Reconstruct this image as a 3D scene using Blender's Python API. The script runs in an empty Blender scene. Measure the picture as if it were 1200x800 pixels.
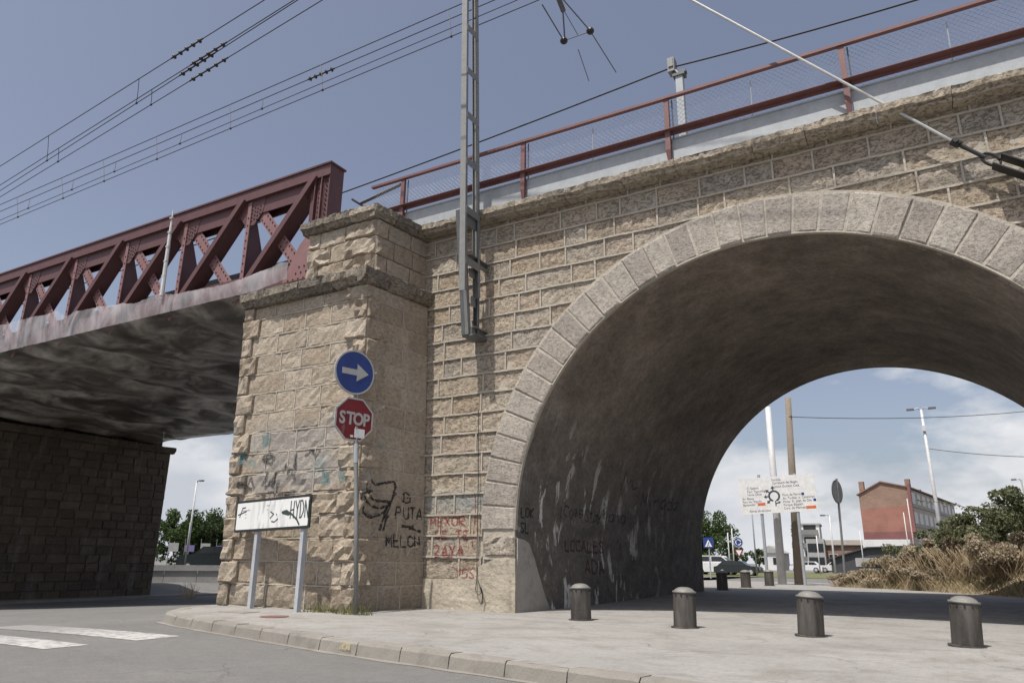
import bpy, bmesh, math, random
import numpy as np
from mathutils import Vector, Matrix, noise as mnoise
from mathutils.bvhtree import BVHTree

R = math.radians
scene = bpy.context.scene
col = scene.collection
rng = random.Random(11)
NR = np.random.RandomState(5)

# ------------------------------------------------------------------ camera
PITCH, ROLL, YAW = R(16.82), R(0.62), R(30.0)
_rt = Vector((math.cos(YAW), math.sin(YAW), 0)); _fh = Vector((-math.sin(YAW), math.cos(YAW), 0)); _z = Vector((0, 0, 1))
_fw = _fh * math.cos(PITCH) + _z * math.sin(PITCH)
_u = _z * math.cos(PITCH) - _fh * math.sin(PITCH)
_r2 = _rt * math.cos(ROLL) + _u * math.sin(ROLL)
_u2 = _u * math.cos(ROLL) - _rt * math.sin(ROLL)
cam = bpy.data.cameras.new('camera'); cam_o = bpy.data.objects.new('camera', cam); col.objects.link(cam_o)
cam.sensor_width = 36; cam.lens = 848 * 36 / 1200; cam.clip_start = 0.05; cam.clip_end = 6000
cam_o.matrix_world = Matrix(((_r2.x, _u2.x, -_fw.x, 0), (_r2.y, _u2.y, -_fw.y, 0), (_r2.z, _u2.z, -_fw.z, 1.2), (0, 0, 0, 1)))
scene.camera = cam_o

# ------------------------------------------------------------------ sun, sky, exposure
SUN_EL, SUN_AZ = R(65.5), R(11.0)          # azimuth measured from -Y towards -X
sd = Vector((-math.sin(SUN_AZ) * math.cos(SUN_EL), -math.cos(SUN_AZ) * math.cos(SUN_EL), math.sin(SUN_EL)))
sl = bpy.data.lights.new('sun', 'SUN'); sl.energy = 5.0; sl.angle = R(0.53); sl.color = (1.0, 0.955, 0.89)
so = bpy.data.objects.new('sun', sl); col.objects.link(so)
so.rotation_euler = sd.to_track_quat('Z', 'Y').to_euler(); so.location = (0, 0, 60)

w = bpy.data.worlds.new('World'); scene.world = w; w.use_nodes = True
nt = w.node_tree; nt.nodes.clear()
def wn(t, **k):
    n = nt.nodes.new(t)
    for a, b in k.items(): setattr(n, a, b)
    return n
sky = wn('ShaderNodeTexSky', sky_type='NISHITA', sun_disc=False, sun_elevation=SUN_EL, sun_rotation=math.atan2(sd.x, sd.y), altitude=200, air_density=1.0, dust_density=3.4, ozone_density=1.0)
hs = wn('ShaderNodeHueSaturation'); hs.inputs['Saturation'].default_value = 0.74; hs.inputs['Value'].default_value = 1.36; hs.inputs['Hue'].default_value = 0.509
nt.links.new(sky.outputs[0], hs.inputs['Color'])
tc = wn('ShaderNodeTexCoord'); sep = wn('ShaderNodeSeparateXYZ'); nt.links.new(tc.outputs['Generated'], sep.inputs[0])
mp = wn('ShaderNodeMapping'); mp.inputs['Scale'].default_value = (1, 1, 2.1); mp.inputs['Location'].default_value = (2.3, 0.4, 0.0); nt.links.new(tc.outputs['Generated'], mp.inputs[0])
nz = wn('ShaderNodeTexNoise'); nz.inputs['Scale'].default_value = 4.2; nz.inputs['Detail'].default_value = 9; nz.inputs['Roughness'].default_value = 0.56
nt.links.new(mp.outputs[0], nz.inputs['Vector'])
el = wn('ShaderNodeMapRange'); el.inputs[1].default_value = 0.02; el.inputs[2].default_value = 0.36; el.inputs[3].default_value = 0.27; el.inputs[4].default_value = -0.30
nt.links.new(sep.outputs['Z'], el.inputs[0])
ad = wn('ShaderNodeMath', operation='ADD'); nt.links.new(nz.outputs[0], ad.inputs[0]); nt.links.new(el.outputs[0], ad.inputs[1])
cr = wn('ShaderNodeValToRGB'); cr.color_ramp.elements[0].position = 0.50; cr.color_ramp.elements[1].position = 0.63
nt.links.new(ad.outputs[0], cr.inputs[0])
nz2 = wn('ShaderNodeTexNoise'); nz2.inputs['Scale'].default_value = 7; nz2.inputs['Detail'].default_value = 6; nt.links.new(mp.outputs[0], nz2.inputs['Vector'])
cc = wn('ShaderNodeValToRGB'); cc.color_ramp.elements[0].position = 0.35; cc.color_ramp.elements[1].position = 0.68
cc.color_ramp.elements[0].color = (5.9, 6.25, 6.9, 1); cc.color_ramp.elements[1].color = (9.0, 9.05, 9.2, 1)
nt.links.new(nz2.outputs[0], cc.inputs[0])
mx = wn('ShaderNodeMix', data_type='RGBA'); nt.links.new(cr.outputs[0], mx.inputs['Factor']); nt.links.new(hs.outputs[0], mx.inputs['A']); nt.links.new(cc.outputs[0], mx.inputs['B'])
bg = wn('ShaderNodeBackground'); bg.inputs['Strength'].default_value = 0.09; nt.links.new(mx.outputs['Result'], bg.inputs['Color'])
wo = wn('ShaderNodeOutputWorld'); nt.links.new(bg.outputs[0], wo.inputs[0])

vs = scene.view_settings; vs.view_transform = 'Standard'; vs.look = 'None'; vs.gamma = 1; vs.use_curve_mapping = False; vs.exposure = 0.08
scene.render.engine = 'CYCLES'
scene.cycles.max_bounces = 6; scene.cycles.transparent_max_bounces = 12

# ------------------------------------------------------------------ materials
class NT:
    def __init__(s, name):
        s.m = bpy.data.materials.new(name); s.m.use_nodes = True; s.t = s.m.node_tree
        s.b = s.t.nodes['Principled BSDF']; s.out = s.t.nodes['Material Output']; s._pos = None
    def n(s, t, **k):
        x = s.t.nodes.new(t)
        for a, b in k.items(): setattr(x, a, b)
        return x
    def l(s, a, b): s.t.links.new(a, b)
    def pos(s):
        if s._pos is None: s._pos = s.n('ShaderNodeNewGeometry').outputs['Position']
        return s._pos
    def noise(s, scale, detail=6, rough=0.6, stretch=None, vec=None, dist=0.0):
        v = vec or s.pos()
        if stretch:
            mpn = s.n('ShaderNodeMapping'); mpn.inputs['Scale'].default_value = stretch; s.l(v, mpn.inputs[0]); v = mpn.outputs[0]
        x = s.n('ShaderNodeTexNoise'); x.inputs['Scale'].default_value = scale; x.inputs['Detail'].default_value = detail
        x.inputs['Roughness'].default_value = rough; x.inputs['Distortion'].default_value = dist; s.l(v, x.inputs['Vector'])
        return x.outputs[0]
    def ramp(s, fac, stops):
        r = s.n('ShaderNodeValToRGB'); e = r.color_ramp.elements
        while len(e) < len(stops): e.new(0.5)
        for el_, (p, c) in zip(e, stops):
            el_.position = p; el_.color = (c, c, c, 1) if isinstance(c, (int, float)) else (*c, 1)
        s.l(fac, r.inputs[0]); return r.outputs[0]
    def mix(s, fac, a, b, mode='MIX'):
        x = s.n('ShaderNodeMix', data_type='RGBA', blend_type=mode)
        for sock, v in (('Factor', fac), ('A', a), ('B', b)):
            i = x.inputs[sock]
            if hasattr(v, 'links') or hasattr(v, 'is_output'): s.l(v, i)
            elif sock == 'Factor': i.default_value = v
            else: i.default_value = (v, v, v, 1) if isinstance(v, (int, float)) else (*v, 1)
        return x.outputs['Result']
    def math(s, op, a, b=0.0):
        x = s.n('ShaderNodeMath', operation=op)
        for i, v in enumerate((a, b)):
            if isinstance(v, (int, float)): x.inputs[i].default_value = v
            else: s.l(v, x.inputs[i])
        return x.outputs[0]
    def bump(s, h, strength=0.5, dist=0.02, prev=None):
        x = s.n('ShaderNodeBump'); x.inputs['Strength'].default_value = strength; x.inputs['Distance'].default_value = dist
        s.l(h, x.inputs['Height'])
        if prev: s.l(prev, x.inputs['Normal'])
        return x.outputs[0]
    def rnd(s): return s.n('ShaderNodeObjectInfo').outputs['Random']
    def fin(s, color=None, rough=0.8, normal=None, metal=0.0, spec=None):
        if color is not None:
            if isinstance(color, tuple): s.b.inputs['Base Color'].default_value = (*color, 1)
            else: s.l(color, s.b.inputs['Base Color'])
        if isinstance(rough, (int, float)): s.b.inputs['Roughness'].default_value = rough
        else: s.l(rough, s.b.inputs['Roughness'])
        s.b.inputs['Metallic'].default_value = metal
        if spec is not None: s.b.inputs['Specular IOR Level'].default_value = spec
        if normal: s.l(normal, s.b.inputs['Normal'])
        return s.m

def rock_mat(name, cols, bump=0.9, tint=None, pit=0.6, grain=1.0):
    k = NT(name)
    base = k.ramp(k.rnd(), [(i / (len(cols) - 1), c) for i, c in enumerate(cols)])
    n1 = k.noise(0.8, 5, 0.6); n2 = k.noise(7, 6, 0.65); n3 = k.noise(42, 4, 0.7); n4 = k.noise(15, 6, 0.75, stretch=(0.75, 0.75, 1.4), dist=0.6); n5 = k.noise(1.1, 4, 0.6, stretch=(1.6, 1.6, 0.3))
    c = k.mix(k.ramp(n1, [(0.42, 0.0), (0.75, 0.5)]), base, tuple(x * 0.75 for x in cols[1]))
    c = k.mix(k.ramp(n5, [(0.56, 0.0), (0.74, 0.45)]), c, (0.22, 0.20, 0.18))
    c = k.mix(0.55, c, k.ramp(n2, [(0.25, 0.72), (0.5, 1.08), (0.8, 1.32)]), 'MULTIPLY')
    c = k.mix(0.45 * grain, c, k.ramp(n3, [(0.3, 0.72), (0.62, 1.25)]), 'MULTIPLY')
    pm_ = k.ramp(n4, [(0.37, 0.0), (0.49, 1.0)])
    c = k.mix(pit, c, k.mix(pm_, (0.42, 0.39, 0.35), 1.08), 'MULTIPLY')
    if tint: c = tint(k, c)
    h = k.math('ADD', k.math('MULTIPLY', n2, 0.5), k.math('ADD', k.math('MULTIPLY', n3, 0.25 * grain), k.math('MULTIPLY', pm_, 0.55 * pit)))
    return k.fin(c, 0.93, k.bump(h, bump, 0.055), spec=0.15)

def pier_tint(k, c):
    # grey whitewashed band with spray remains on the pier front, and faint teal spray on the neighbouring stones
    sp = k.n('ShaderNodeSeparateXYZ'); k.l(k.pos(), sp.inputs[0])
    nn = k.noise(1.3, 4, 0.6)
    zc = k.math('ABSOLUTE', k.math('SUBTRACT', sp.outputs['Z'], 3.75))
    xm = k.math('ABSOLUTE', k.math('SUBTRACT', sp.outputs['X'], -14.5))
    d = k.math('MAXIMUM', k.math('DIVIDE', zc, 0.95), k.math('DIVIDE', xm, 1.75))
    d = k.math('ADD', d, k.math('MULTIPLY', k.math('SUBTRACT', nn, 0.5), 1.3))
    f = k.ramp(k.math('MULTIPLY', d, 0.5), [(0.36, 0.62), (0.56, 0.0)])
    c = k.mix(f, c, (0.30, 0.29, 0.28))
    t = k.noise(1.05, 3, 0.5, vec=k.pos(), dist=0.6)
    zt = k.math('ABSOLUTE', k.math('SUBTRACT', sp.outputs['Z'], 4.0))
    g = k.math('MULTIPLY', k.ramp(t, [(0.60, 0.0), (0.70, 0.30)]), k.ramp(zt, [(0.35, 1.0), (1.0, 0.0)]))
    c = k.mix(g, c, (0.10, 0.30, 0.32))
    # darker tone towards the ground, its edge broken by noise
    b = k.ramp(k.math('MULTIPLY', k.math('ADD', sp.outputs['Z'], k.math('MULTIPLY', nn, 0.9)), 0.5), [(0.18, 0.55), (0.65, 0.0)])
    return k.mix(b, c, (0.13, 0.115, 0.095))
def wall_tint(k, c):
    sp = k.n('ShaderNodeSeparateXYZ'); k.l(k.pos(), sp.inputs[0])
    nn = k.noise(1.2, 4, 0.6)
    d = k.math('ADD', k.math('ABSOLUTE', k.math('SUBTRACT', sp.outputs['Z'], 2.65)), k.math('MULTIPLY', nn, 0.7))
    c = k.mix(k.ramp(d, [(0.45, 0.35), (0.8, 0.0)]), c, (0.25, 0.33, 0.36))
    return c
SAND = [(0.39, 0.33, 0.255), (0.32, 0.257, 0.19), (0.41, 0.36, 0.29), (0.305, 0.27, 0.225), (0.41, 0.345, 0.265), (0.335, 0.30, 0.255), (0.375, 0.298, 0.228)]
M = {}
M['wallstone'] = rock_mat('wall_sandstone', SAND, 0.9, wall_tint)
M['pierstone'] = rock_mat('pier_sandstone', [(0.375, 0.315, 0.245), (0.32, 0.262, 0.20), (0.40, 0.345, 0.275), (0.335, 0.285, 0.225)], 0.75, pier_tint, 0.42)
M['vouss'] = rock_mat('arch_granite', [(0.37, 0.332, 0.288), (0.28, 0.25, 0.222), (0.41, 0.372, 0.32), (0.32, 0.29, 0.258), (0.36, 0.316, 0.265)], 0.7, None, 0.5, 1.7)
M['cornice'] = rock_mat('weathered_cornice_stone', [(0.42, 0.36, 0.28), (0.34, 0.295, 0.235), (0.46, 0.40, 0.32)], 0.9)
M['ledge'] = rock_mat('lichened_ledge_stone', [(0.27, 0.235, 0.19), (0.17, 0.15, 0.125), (0.33, 0.285, 0.23), (0.21, 0.185, 0.15)], 1.0)
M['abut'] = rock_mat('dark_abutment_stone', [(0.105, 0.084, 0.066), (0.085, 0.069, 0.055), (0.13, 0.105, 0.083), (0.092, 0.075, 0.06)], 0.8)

def mortar():
    k = NT('lime_mortar'); n = k.noise(14, 5); n1 = k.noise(0.9, 3)
    c = k.mix(k.ramp(n1, [(0.35, 0.0), (0.7, 1.0)]), (0.47, 0.425, 0.355), (0.39, 0.35, 0.29))
    c = k.mix(0.5, c, k.ramp(n, [(0.3, 0.6), (0.7, 1.1)]), 'MULTIPLY')
    return k.fin(c, 0.95, k.bump(n, 0.7, 0.03), spec=0.15)
M['mortar'] = mortar()
def render_coat():
    k = NT('rough_cement_render'); n = k.noise(6, 7, 0.65); n1 = k.noise(1.1, 4); n2 = k.noise(2.2, 4, 0.6, stretch=(1, 1, 0.25))
    c = k.mix(k.ramp(n1, [(0.35, 0.0), (0.7, 1.0)]), (0.46, 0.41, 0.33), (0.36, 0.315, 0.25))
    c = k.mix(k.ramp(n2, [(0.58, 0.0), (0.72, 0.5)]), c, (0.20, 0.16, 0.12))
    c = k.mix(0.5, c, k.ramp(n, [(0.3, 0.65), (0.7, 1.1)]), 'MULTIPLY')
    return k.fin(c, 0.95, k.bump(n, 0.8, 0.06), spec=0.15)
M['render'] = render_coat()
def vault_mat():
    k = NT('sooty_vault_plaster'); n0 = k.noise(0.45, 8, 0.66, dist=0.3); n1 = k.noise(2.2, 10, 0.72); n2 = k.noise(1.9, 6, 0.68, stretch=(1, 1.4, 0.38), dist=0.5); n3 = k.noise(11, 6, 0.65)
    sp = k.n('ShaderNodeSeparateXYZ'); k.l(k.pos(), sp.inputs[0])
    c = k.mix(k.ramp(n0, [(0.38, 0.0), (0.62, 1.0)]), (0.175, 0.149, 0.126), (0.285, 0.242, 0.203))
    c = k.mix(0.7, c, k.ramp(n1, [(0.28, 0.5), (0.7, 1.25)]), 'MULTIPLY')
    # grey cement patches on the lower left wall, peeling to pale plaster in streaks
    low = k.ramp(k.math('DIVIDE', sp.outputs['Z'], 10.0), [(0.28, 1.0), (0.52, 0.0)])
    c = k.mix(k.math('MULTIPLY', low, 0.75), c, k.ramp(n1, [(0.3, (0.075, 0.070, 0.064)), (0.7, (0.165, 0.154, 0.141))]))
    yb = k.ramp(k.math('DIVIDE', sp.outputs['Y'], 40.0), [(0.42, 1.0), (0.56, 0.7), (0.64, 0.10)])
    pl = k.math('MULTIPLY', k.math('MULTIPLY', low, yb), k.ramp(n2, [(0.545, 0.0), (0.57, 1.0)]))
    pl2 = k.ramp(k.noise(0.8, 3, 0.5), [(0.45, 0.0), (0.55, 1.0)])
    c = k.mix(k.math('MULTIPLY', pl, pl2), c, (0.62, 0.60, 0.56))
    c = k.mix(0.7, c, k.ramp(n3, [(0.3, 0.6), (0.7, 1.25)]), 'MULTIPLY')
    return k.fin(c, 0.9, k.bump(k.math('ADD', k.math('MULTIPLY', n1, 0.4), k.math('MULTIPLY', n3, 0.4)), 0.4, 0.04), spec=0.15)
M['vault'] = vault_mat()
def asphalt():
    k = NT('worn_asphalt'); n = k.noise(90, 3, 0.7); n1 = k.noise(0.5, 5, 0.6); n2 = k.noise(5, 5, 0.6); n4 = k.noise(0.35, 4, 0.5, stretch=(0.25, 1.6, 1))
    c = k.mix(k.ramp(n1, [(0.3, 0.0), (0.7, 1.0)]), (0.150, 0.146, 0.140), (0.186, 0.181, 0.173))
    c = k.mix(k.ramp(n4, [(0.5, 0.0), (0.68, 0.4)]), c, (0.135, 0.132, 0.128))
    vo = k.n('ShaderNodeTexVoronoi', feature='DISTANCE_TO_EDGE'); vo.inputs['Scale'].default_value = 0.55
    wv = k.n('ShaderNodeMapping'); k.l(k.pos(), wv.inputs[0]); vm = k.n('ShaderNodeVectorMath', operation='ADD'); k.l(wv.outputs[0], vm.inputs[0]); cn = k.n('ShaderNodeTexNoise'); cn.inputs['Scale'].default_value = 1.4; cn.inputs['Detail'].default_value = 6; k.l(k.pos(), cn.inputs['Vector']); k.l(cn.outputs['Color'], vm.inputs[1]); k.l(vm.outputs[0], vo.inputs['Vector'])
    crk = k.math('MULTIPLY', k.ramp(vo.outputs['Distance'], [(0.0, 1.0), (0.012, 0.0)]), k.ramp(n1, [(0.48, 0.0), (0.6, 0.6)]))
    c = k.mix(crk, c, (0.07, 0.068, 0.065))
    c = k.mix(k.ramp(k.noise(1.1, 5, 0.7, dist=0.5), [(0.60, 0.0), (0.70, 0.45)]), c, (0.11, 0.108, 0.105))
    c = k.mix(0.5, c, k.ramp(n2, [(0.3, 0.78), (0.7, 1.12)]), 'MULTIPLY')
    c = k.mix(0.5, c, k.ramp(k.noise(26, 4, 0.75), [(0.32, 0.62), (0.68, 1.35)]), 'MULTIPLY')
    c = k.mix(0.75, c, k.ramp(n, [(0.3, 0.62), (0.7, 1.28)]), 'MULTIPLY')
    return k.fin(c, 0.88, k.bump(n, 0.6, 0.012), spec=0.25)
M['asphalt'] = asphalt()
def concrete(name, a, b, dirt, sc=1.0, bump=0.4):
    k = NT(name); n = k.noise(45 * sc, 4, 0.65); n1 = k.noise(0.55 * sc, 6, 0.6); n2 = k.noise(3 * sc, 6, 0.62)
    c = k.mix(k.ramp(n1, [(0.3, 0.0), (0.72, 1.0)]), a, b)
    c = k.mix(k.ramp(n2, [(0.52, 0.0), (0.75, 0.55)]), c, dirt)
    c = k.mix(0.5, c, k.ramp(n, [(0.3, 0.75), (0.7, 1.15)]), 'MULTIPLY')
    return k.fin(c, 0.9, k.bump(n, bump, 0.015), spec=0.25)
def pavement():
    k = NT('trodden_pavement'); n = k.noise(60, 4, 0.65); n1 = k.noise(0.5, 6, 0.62, stretch=(1, 1.2, 1)); n2 = k.noise(2.4, 6, 0.62)
    br = k.n('ShaderNodeTexBrick'); br.inputs['Scale'].default_value = 1.0; br.inputs['Brick Width'].default_value = 0.3; br.inputs['Row Height'].default_value = 0.15; br.inputs['Mortar Size'].default_value = 0.008
    br.inputs['Color1'].default_value = (1, 1, 1, 1); br.inputs['Color2'].default_value = (0.86, 0.86, 0.86, 1); br.inputs['Mortar'].default_value = (0.66, 0.66, 0.66, 1)
    k.l(k.pos(), br.inputs['Vector'])
    c = k.mix(k.ramp(n1, [(0.3, 0.0), (0.7, 1.0)]), (0.258, 0.250, 0.236), (0.318, 0.308, 0.29))
    c = k.mix(k.ramp(n2, [(0.53, 0.0), (0.74, 0.6)]), c, (0.17, 0.158, 0.145))
    c = k.mix(k.ramp(k.noise(0.9, 6, 0.7, stretch=(0.9, 1.15, 1), dist=0.7), [(0.48, 0.0), (0.64, 0.65)]), c, (0.195, 0.182, 0.165))
    vg = k.n('ShaderNodeTexVoronoi'); vg.inputs['Scale'].default_value = 1.7; k.l(k.pos(), vg.inputs['Vector'])
    c = k.mix(k.ramp(vg.outputs['Distance'], [(0.045, 0.55), (0.06, 0.0)]), c, (0.10, 0.095, 0.09))
    vo = k.n('ShaderNodeTexVoronoi', feature='DISTANCE_TO_EDGE'); vo.inputs['Scale'].default_value = 0.4; vm = k.n('ShaderNodeVectorMath', operation='ADD'); cn = k.n('ShaderNodeTexNoise'); cn.inputs['Scale'].default_value = 1.1; cn.inputs['Detail'].default_value = 7; k.l(k.pos(), cn.inputs['Vector']); k.l(k.pos(), vm.inputs[0]); k.l(cn.outputs['Color'], vm.inputs[1]); k.l(vm.outputs[0], vo.inputs['Vector'])
    c = k.mix(k.math('MULTIPLY', k.ramp(vo.outputs['Distance'], [(0.0, 1.0), (0.010, 0.0)]), k.ramp(n1, [(0.45, 0.0), (0.55, 0.6)])), c, (0.11, 0.105, 0.098))
    c = k.mix(0.3, c, br.outputs['Color'], 'MULTIPLY')
    c = k.mix(0.5, c, k.ramp(k.noise(14, 5, 0.7), [(0.3, 0.7), (0.7, 1.25)]), 'MULTIPLY')
    c = k.mix(0.5, c, k.ramp(n, [(0.3, 0.78), (0.7, 1.15)]), 'MULTIPLY')
    return k.fin(c, 0.9, k.bump(n, 0.4, 0.01), spec=0.25)
M['pave'] = pavement()
M['kerb'] = concrete('kerb_concrete', (0.21, 0.195, 0.172), (0.27, 0.252, 0.222), (0.12, 0.11, 0.096))
M['conc'] = concrete('grey_concrete', (0.30, 0.295, 0.285), (0.38, 0.37, 0.355), (0.2, 0.195, 0.19))
M['dark_conc'] = concrete('dark_deck_concrete', (0.10, 0.095, 0.09), (0.14, 0.13, 0.12), (0.06, 0.055, 0.05))
M['ballast'] = concrete('track_ballast', (0.2, 0.19, 0.17), (0.27, 0.25, 0.23), (0.12, 0.11, 0.1), 2, 0.8)
def painted(name, c, rough=0.5, rust=None, amt=0.3, bump=0.1, metal=0.0, sc=1.0):
    k = NT(name); n = k.noise(3 * sc, 6, 0.65); n1 = k.noise(22 * sc, 5, 0.6)
    cc_ = k.mix(0.6, c, k.ramp(n, [(0.25, 0.68), (0.75, 1.18)]), 'MULTIPLY')
    if rust: cc_ = k.mix(k.math('MULTIPLY', k.ramp(n1, [(0.55, 0.0), (0.72, 1.0)]), amt), cc_, rust)
    return k.fin(cc_, rough, k.bump(n1, bump, 0.01), metal)
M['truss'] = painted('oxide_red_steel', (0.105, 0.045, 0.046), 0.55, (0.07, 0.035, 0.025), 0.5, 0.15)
M['rail'] = painted('faded_red_rail_paint', (0.155, 0.068, 0.066), 0.6, (0.24, 0.12, 0.08), 0.5, 0.2)
M['galv'] = painted('galvanised_steel', (0.34, 0.36, 0.375), 0.55, (0.25, 0.265, 0.275), 0.6, 0.15, 0.1, 1.6)
M['mast'] = painted('weathered_mast_steel', (0.21, 0.213, 0.208), 0.6, (0.15, 0.135, 0.12), 0.5, 0.2, 0.2, 2)
M['mastdark'] = painted('dark_weathered_steel', (0.12, 0.125, 0.13), 0.6, (0.10, 0.08, 0.07), 0.4, 0.2, 0.2)
M['wire'] = painted('dark_copper_wire', (0.045, 0.042, 0.045), 0.5)
M['rod'] = painted('bright_steel_rod', (0.50, 0.50, 0.48), 0.45, (0.3, 0.28, 0.25), 0.3, 0.1, 0.4)
M['meshwire'] = painted('galvanised_mesh_wire', (0.55, 0.57, 0.60), 0.5, None, 0, 0.0, 0.4)
M['black'] = painted('black_iron', (0.018, 0.018, 0.019), 0.5)
M['porcelain'] = painted('insulator_glaze', (0.03, 0.026, 0.026), 0.6)
def bollard_mat():
    k = NT('rusty_cast_iron'); n = k.noise(4, 5, 0.6, stretch=(1, 1, 0.18)); n2 = k.noise(16, 5, 0.6)
    c = k.mix(k.ramp(n, [(0.4, 0.0), (0.62, 1.0)]), (0.045, 0.041, 0.037), (0.115, 0.105, 0.094))
    c = k.mix(k.ramp(n2, [(0.56, 0.0), (0.75, 0.7)]), c, (0.15, 0.085, 0.05))
    return k.fin(c, 0.62, k.bump(n2, 0.35, 0.01), 0.3)
M['bollard'] = bollard_mat()
M['bollardcap'] = painted('worn_bare_iron', (0.20, 0.195, 0.18), 0.6, (0.10, 0.075, 0.055), 0.6, 0.2, 0.2, 3)
M['sign_red'] = painted('sign_red', (0.17, 0.014, 0.020), 0.4, (0.3, 0.1, 0.1), 0.15, 0.03)
M['sign_blue'] = painted('sign_blue', (0.022, 0.048, 0.20), 0.4, None, 0, 0.03)
M['sign_white'] = painted('sign_white', (0.72, 0.72, 0.71), 0.45, (0.40, 0.392, 0.375), 0.25, 0.03)
M['sign_grey'] = painted('aged_reflective_white', (0.40, 0.40, 0.39), 0.45, (0.3, 0.3, 0.29), 0.3, 0.03)
M['sticker'] = painted('white_sticker', (0.78, 0.78, 0.77), 0.5)
M['sign_edge'] = painted('sign_aluminium', (0.46, 0.46, 0.44), 0.5, (0.25, 0.24, 0.22), 0.4, 0.05, 0.3)
M['orange'] = painted('route_orange', (0.60, 0.14, 0.05), 0.5)
M['text_blue'] = painted('sign_lettering_dark', (0.05, 0.06, 0.08), 0.5)
M['wood'] = painted('weathered_pole_wood', (0.20, 0.165, 0.13), 0.85, (0.11, 0.09, 0.07), 0.6, 0.5)
M['whitepaint'] = painted('white_pole_paint', (0.52, 0.52, 0.52), 0.5, (0.45, 0.44, 0.42), 0.3)
M['roadpaint'] = None
def roadpaint():
    k = NT('worn_road_paint'); n = k.noise(7, 6, 0.65); n2 = k.noise(50, 3, 0.7)
    f = k.ramp(k.math('ADD', k.math('MULTIPLY', n, 0.8), k.math('MULTIPLY', n2, 0.25)), [(0.40, 0.0), (0.56, 1.0)])
    sp = k.n('ShaderNodeSeparateXYZ'); k.l(k.pos(), sp.inputs[0])
    wear = k.ramp(k.math('ADD', k.math('MULTIPLY', k.math('ADD', sp.outputs['X'], 17.0), 0.16), k.math('MULTIPLY', n, 0.6)), [(0.5, 0.15), (0.95, 0.95)])
    c = k.mix(k.math('MULTIPLY', f, wear), (0.20, 0.194, 0.187), (0.45, 0.44, 0.42))
    return k.fin(c, 0.85, k.bump(n2, 0.5, 0.01))
M['roadpaint'] = roadpaint()
def sprayed(name, c, soft=0.0):
    k = NT(name); n = k.noise(24, 5, 0.65)
    k.fin(c, 0.8)
    tr = k.n('ShaderNodeBsdfTransparent'); ms = k.n('ShaderNodeMixShader')
    k.l(k.ramp(n, [(0.36, 0.0), (0.5, 1.0 - soft)]), ms.inputs[0]); k.l(tr.outputs[0], ms.inputs[1]); k.l(k.b.outputs[0], ms.inputs[2]); k.l(ms.outputs[0], k.out.inputs[0])
    return k.m
M['spray_black'] = sprayed('black_spray_paint', (0.018, 0.018, 0.020), 0.1)
M['spray_faint'] = sprayed('faded_black_spray', (0.05, 0.05, 0.055), 0.45)
M['spray_red'] = sprayed('red_spray_paint', (0.24, 0.035, 0.038), 0.3)
M['spray_darkred'] = sprayed('dark_red_spray', (0.085, 0.022, 0.024), 0.4)
M['spray_teal'] = sprayed('teal_spray', (0.12, 0.25, 0.26), 0.6)
M['marker'] = painted('dark_green_marker', (0.03, 0.05, 0.045), 0.5)
def board_face():
    k = NT('scrubbed_white_board'); n = k.noise(3.2, 5, 0.6, stretch=(2.2, 1, 0.5)); sp = k.n('ShaderNodeSeparateXYZ'); k.l(k.pos(), sp.inputs[0])
    mid = k.ramp(k.math('ABSOLUTE', k.math('ADD', sp.outputs['X'], 14.55)), [(0.25, 1.0), (0.95, 0.15)])
    f = k.math('MULTIPLY', k.ramp(n, [(0.48, 0.0), (0.62, 0.75)]), mid)
    return k.fin(k.mix(f, (0.70, 0.70, 0.68), (0.33, 0.35, 0.35)), 0.5)
M['board'] = board_face()
def plastic(name, alpha, c, rough=0.3, streak=0.0):
    k = NT(name); n = k.noise(0.75, 4, 0.55, stretch=(1.6, 1, 0.6), dist=1.0)
    col_ = k.mix(k.ramp(n, [(0.35, 0.0), (0.65, 1.0)]), c, tuple(min(1, x * 1.45) for x in c))
    k.fin(col_, rough, spec=0.6)
    tr = k.n('ShaderNodeBsdfTransparent'); tl = k.n('ShaderNodeBsdfTranslucent'); k.l(col_, tl.inputs['Color'])
    m1 = k.n('ShaderNodeMixShader'); m1.inputs[0].default_value = 0.3; k.l(k.b.outputs[0], m1.inputs[1]); k.l(tl.outputs[0], m1.inputs[2])
    ms = k.n('ShaderNodeMixShader'); k.l(k.ramp(n, [(0.3, alpha - streak), (0.7, min(1.0, alpha + streak))]), ms.inputs[0]); k.l(tr.outputs[0], ms.inputs[1]); k.l(m1.outputs[0], ms.inputs[2]); k.l(ms.outputs[0], k.out.inputs[0])
    return k.m
M['sheet_side'] = plastic('clear_plastic_sheet', 0.46, (0.48, 0.46, 0.47), 0.2, 0.2)
def under_mat():
    k = NT('streaked_plastic_sheet'); n = k.noise(0.42, 4, 0.58, stretch=(0.75, 0.42, 1), dist=1.4); n2 = k.noise(2.0, 4, 0.6, stretch=(0.5, 1.0, 1), dist=0.6)
    c = k.ramp(k.math('ADD', k.math('MULTIPLY', n, 0.75), k.math('MULTIPLY', n2, 0.25)), [(0.36, (0.07, 0.062, 0.056)), (0.47, (0.14, 0.126, 0.114)), (0.56, (0.36, 0.335, 0.305)), (0.65, (0.62, 0.585, 0.54))])  # dark to pale streaks in the base colour, from stretched noise
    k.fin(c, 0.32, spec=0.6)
    tr = k.n('ShaderNodeBsdfTransparent'); ms = k.n('ShaderNodeMixShader'); ms.inputs[0].default_value = 0.88
    k.l(tr.outputs[0], ms.inputs[1]); k.l(k.b.outputs[0], ms.inputs[2]); k.l(ms.outputs[0], k.out.inputs[0]); return k.m
M['sheet_under'] = under_mat()
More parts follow.
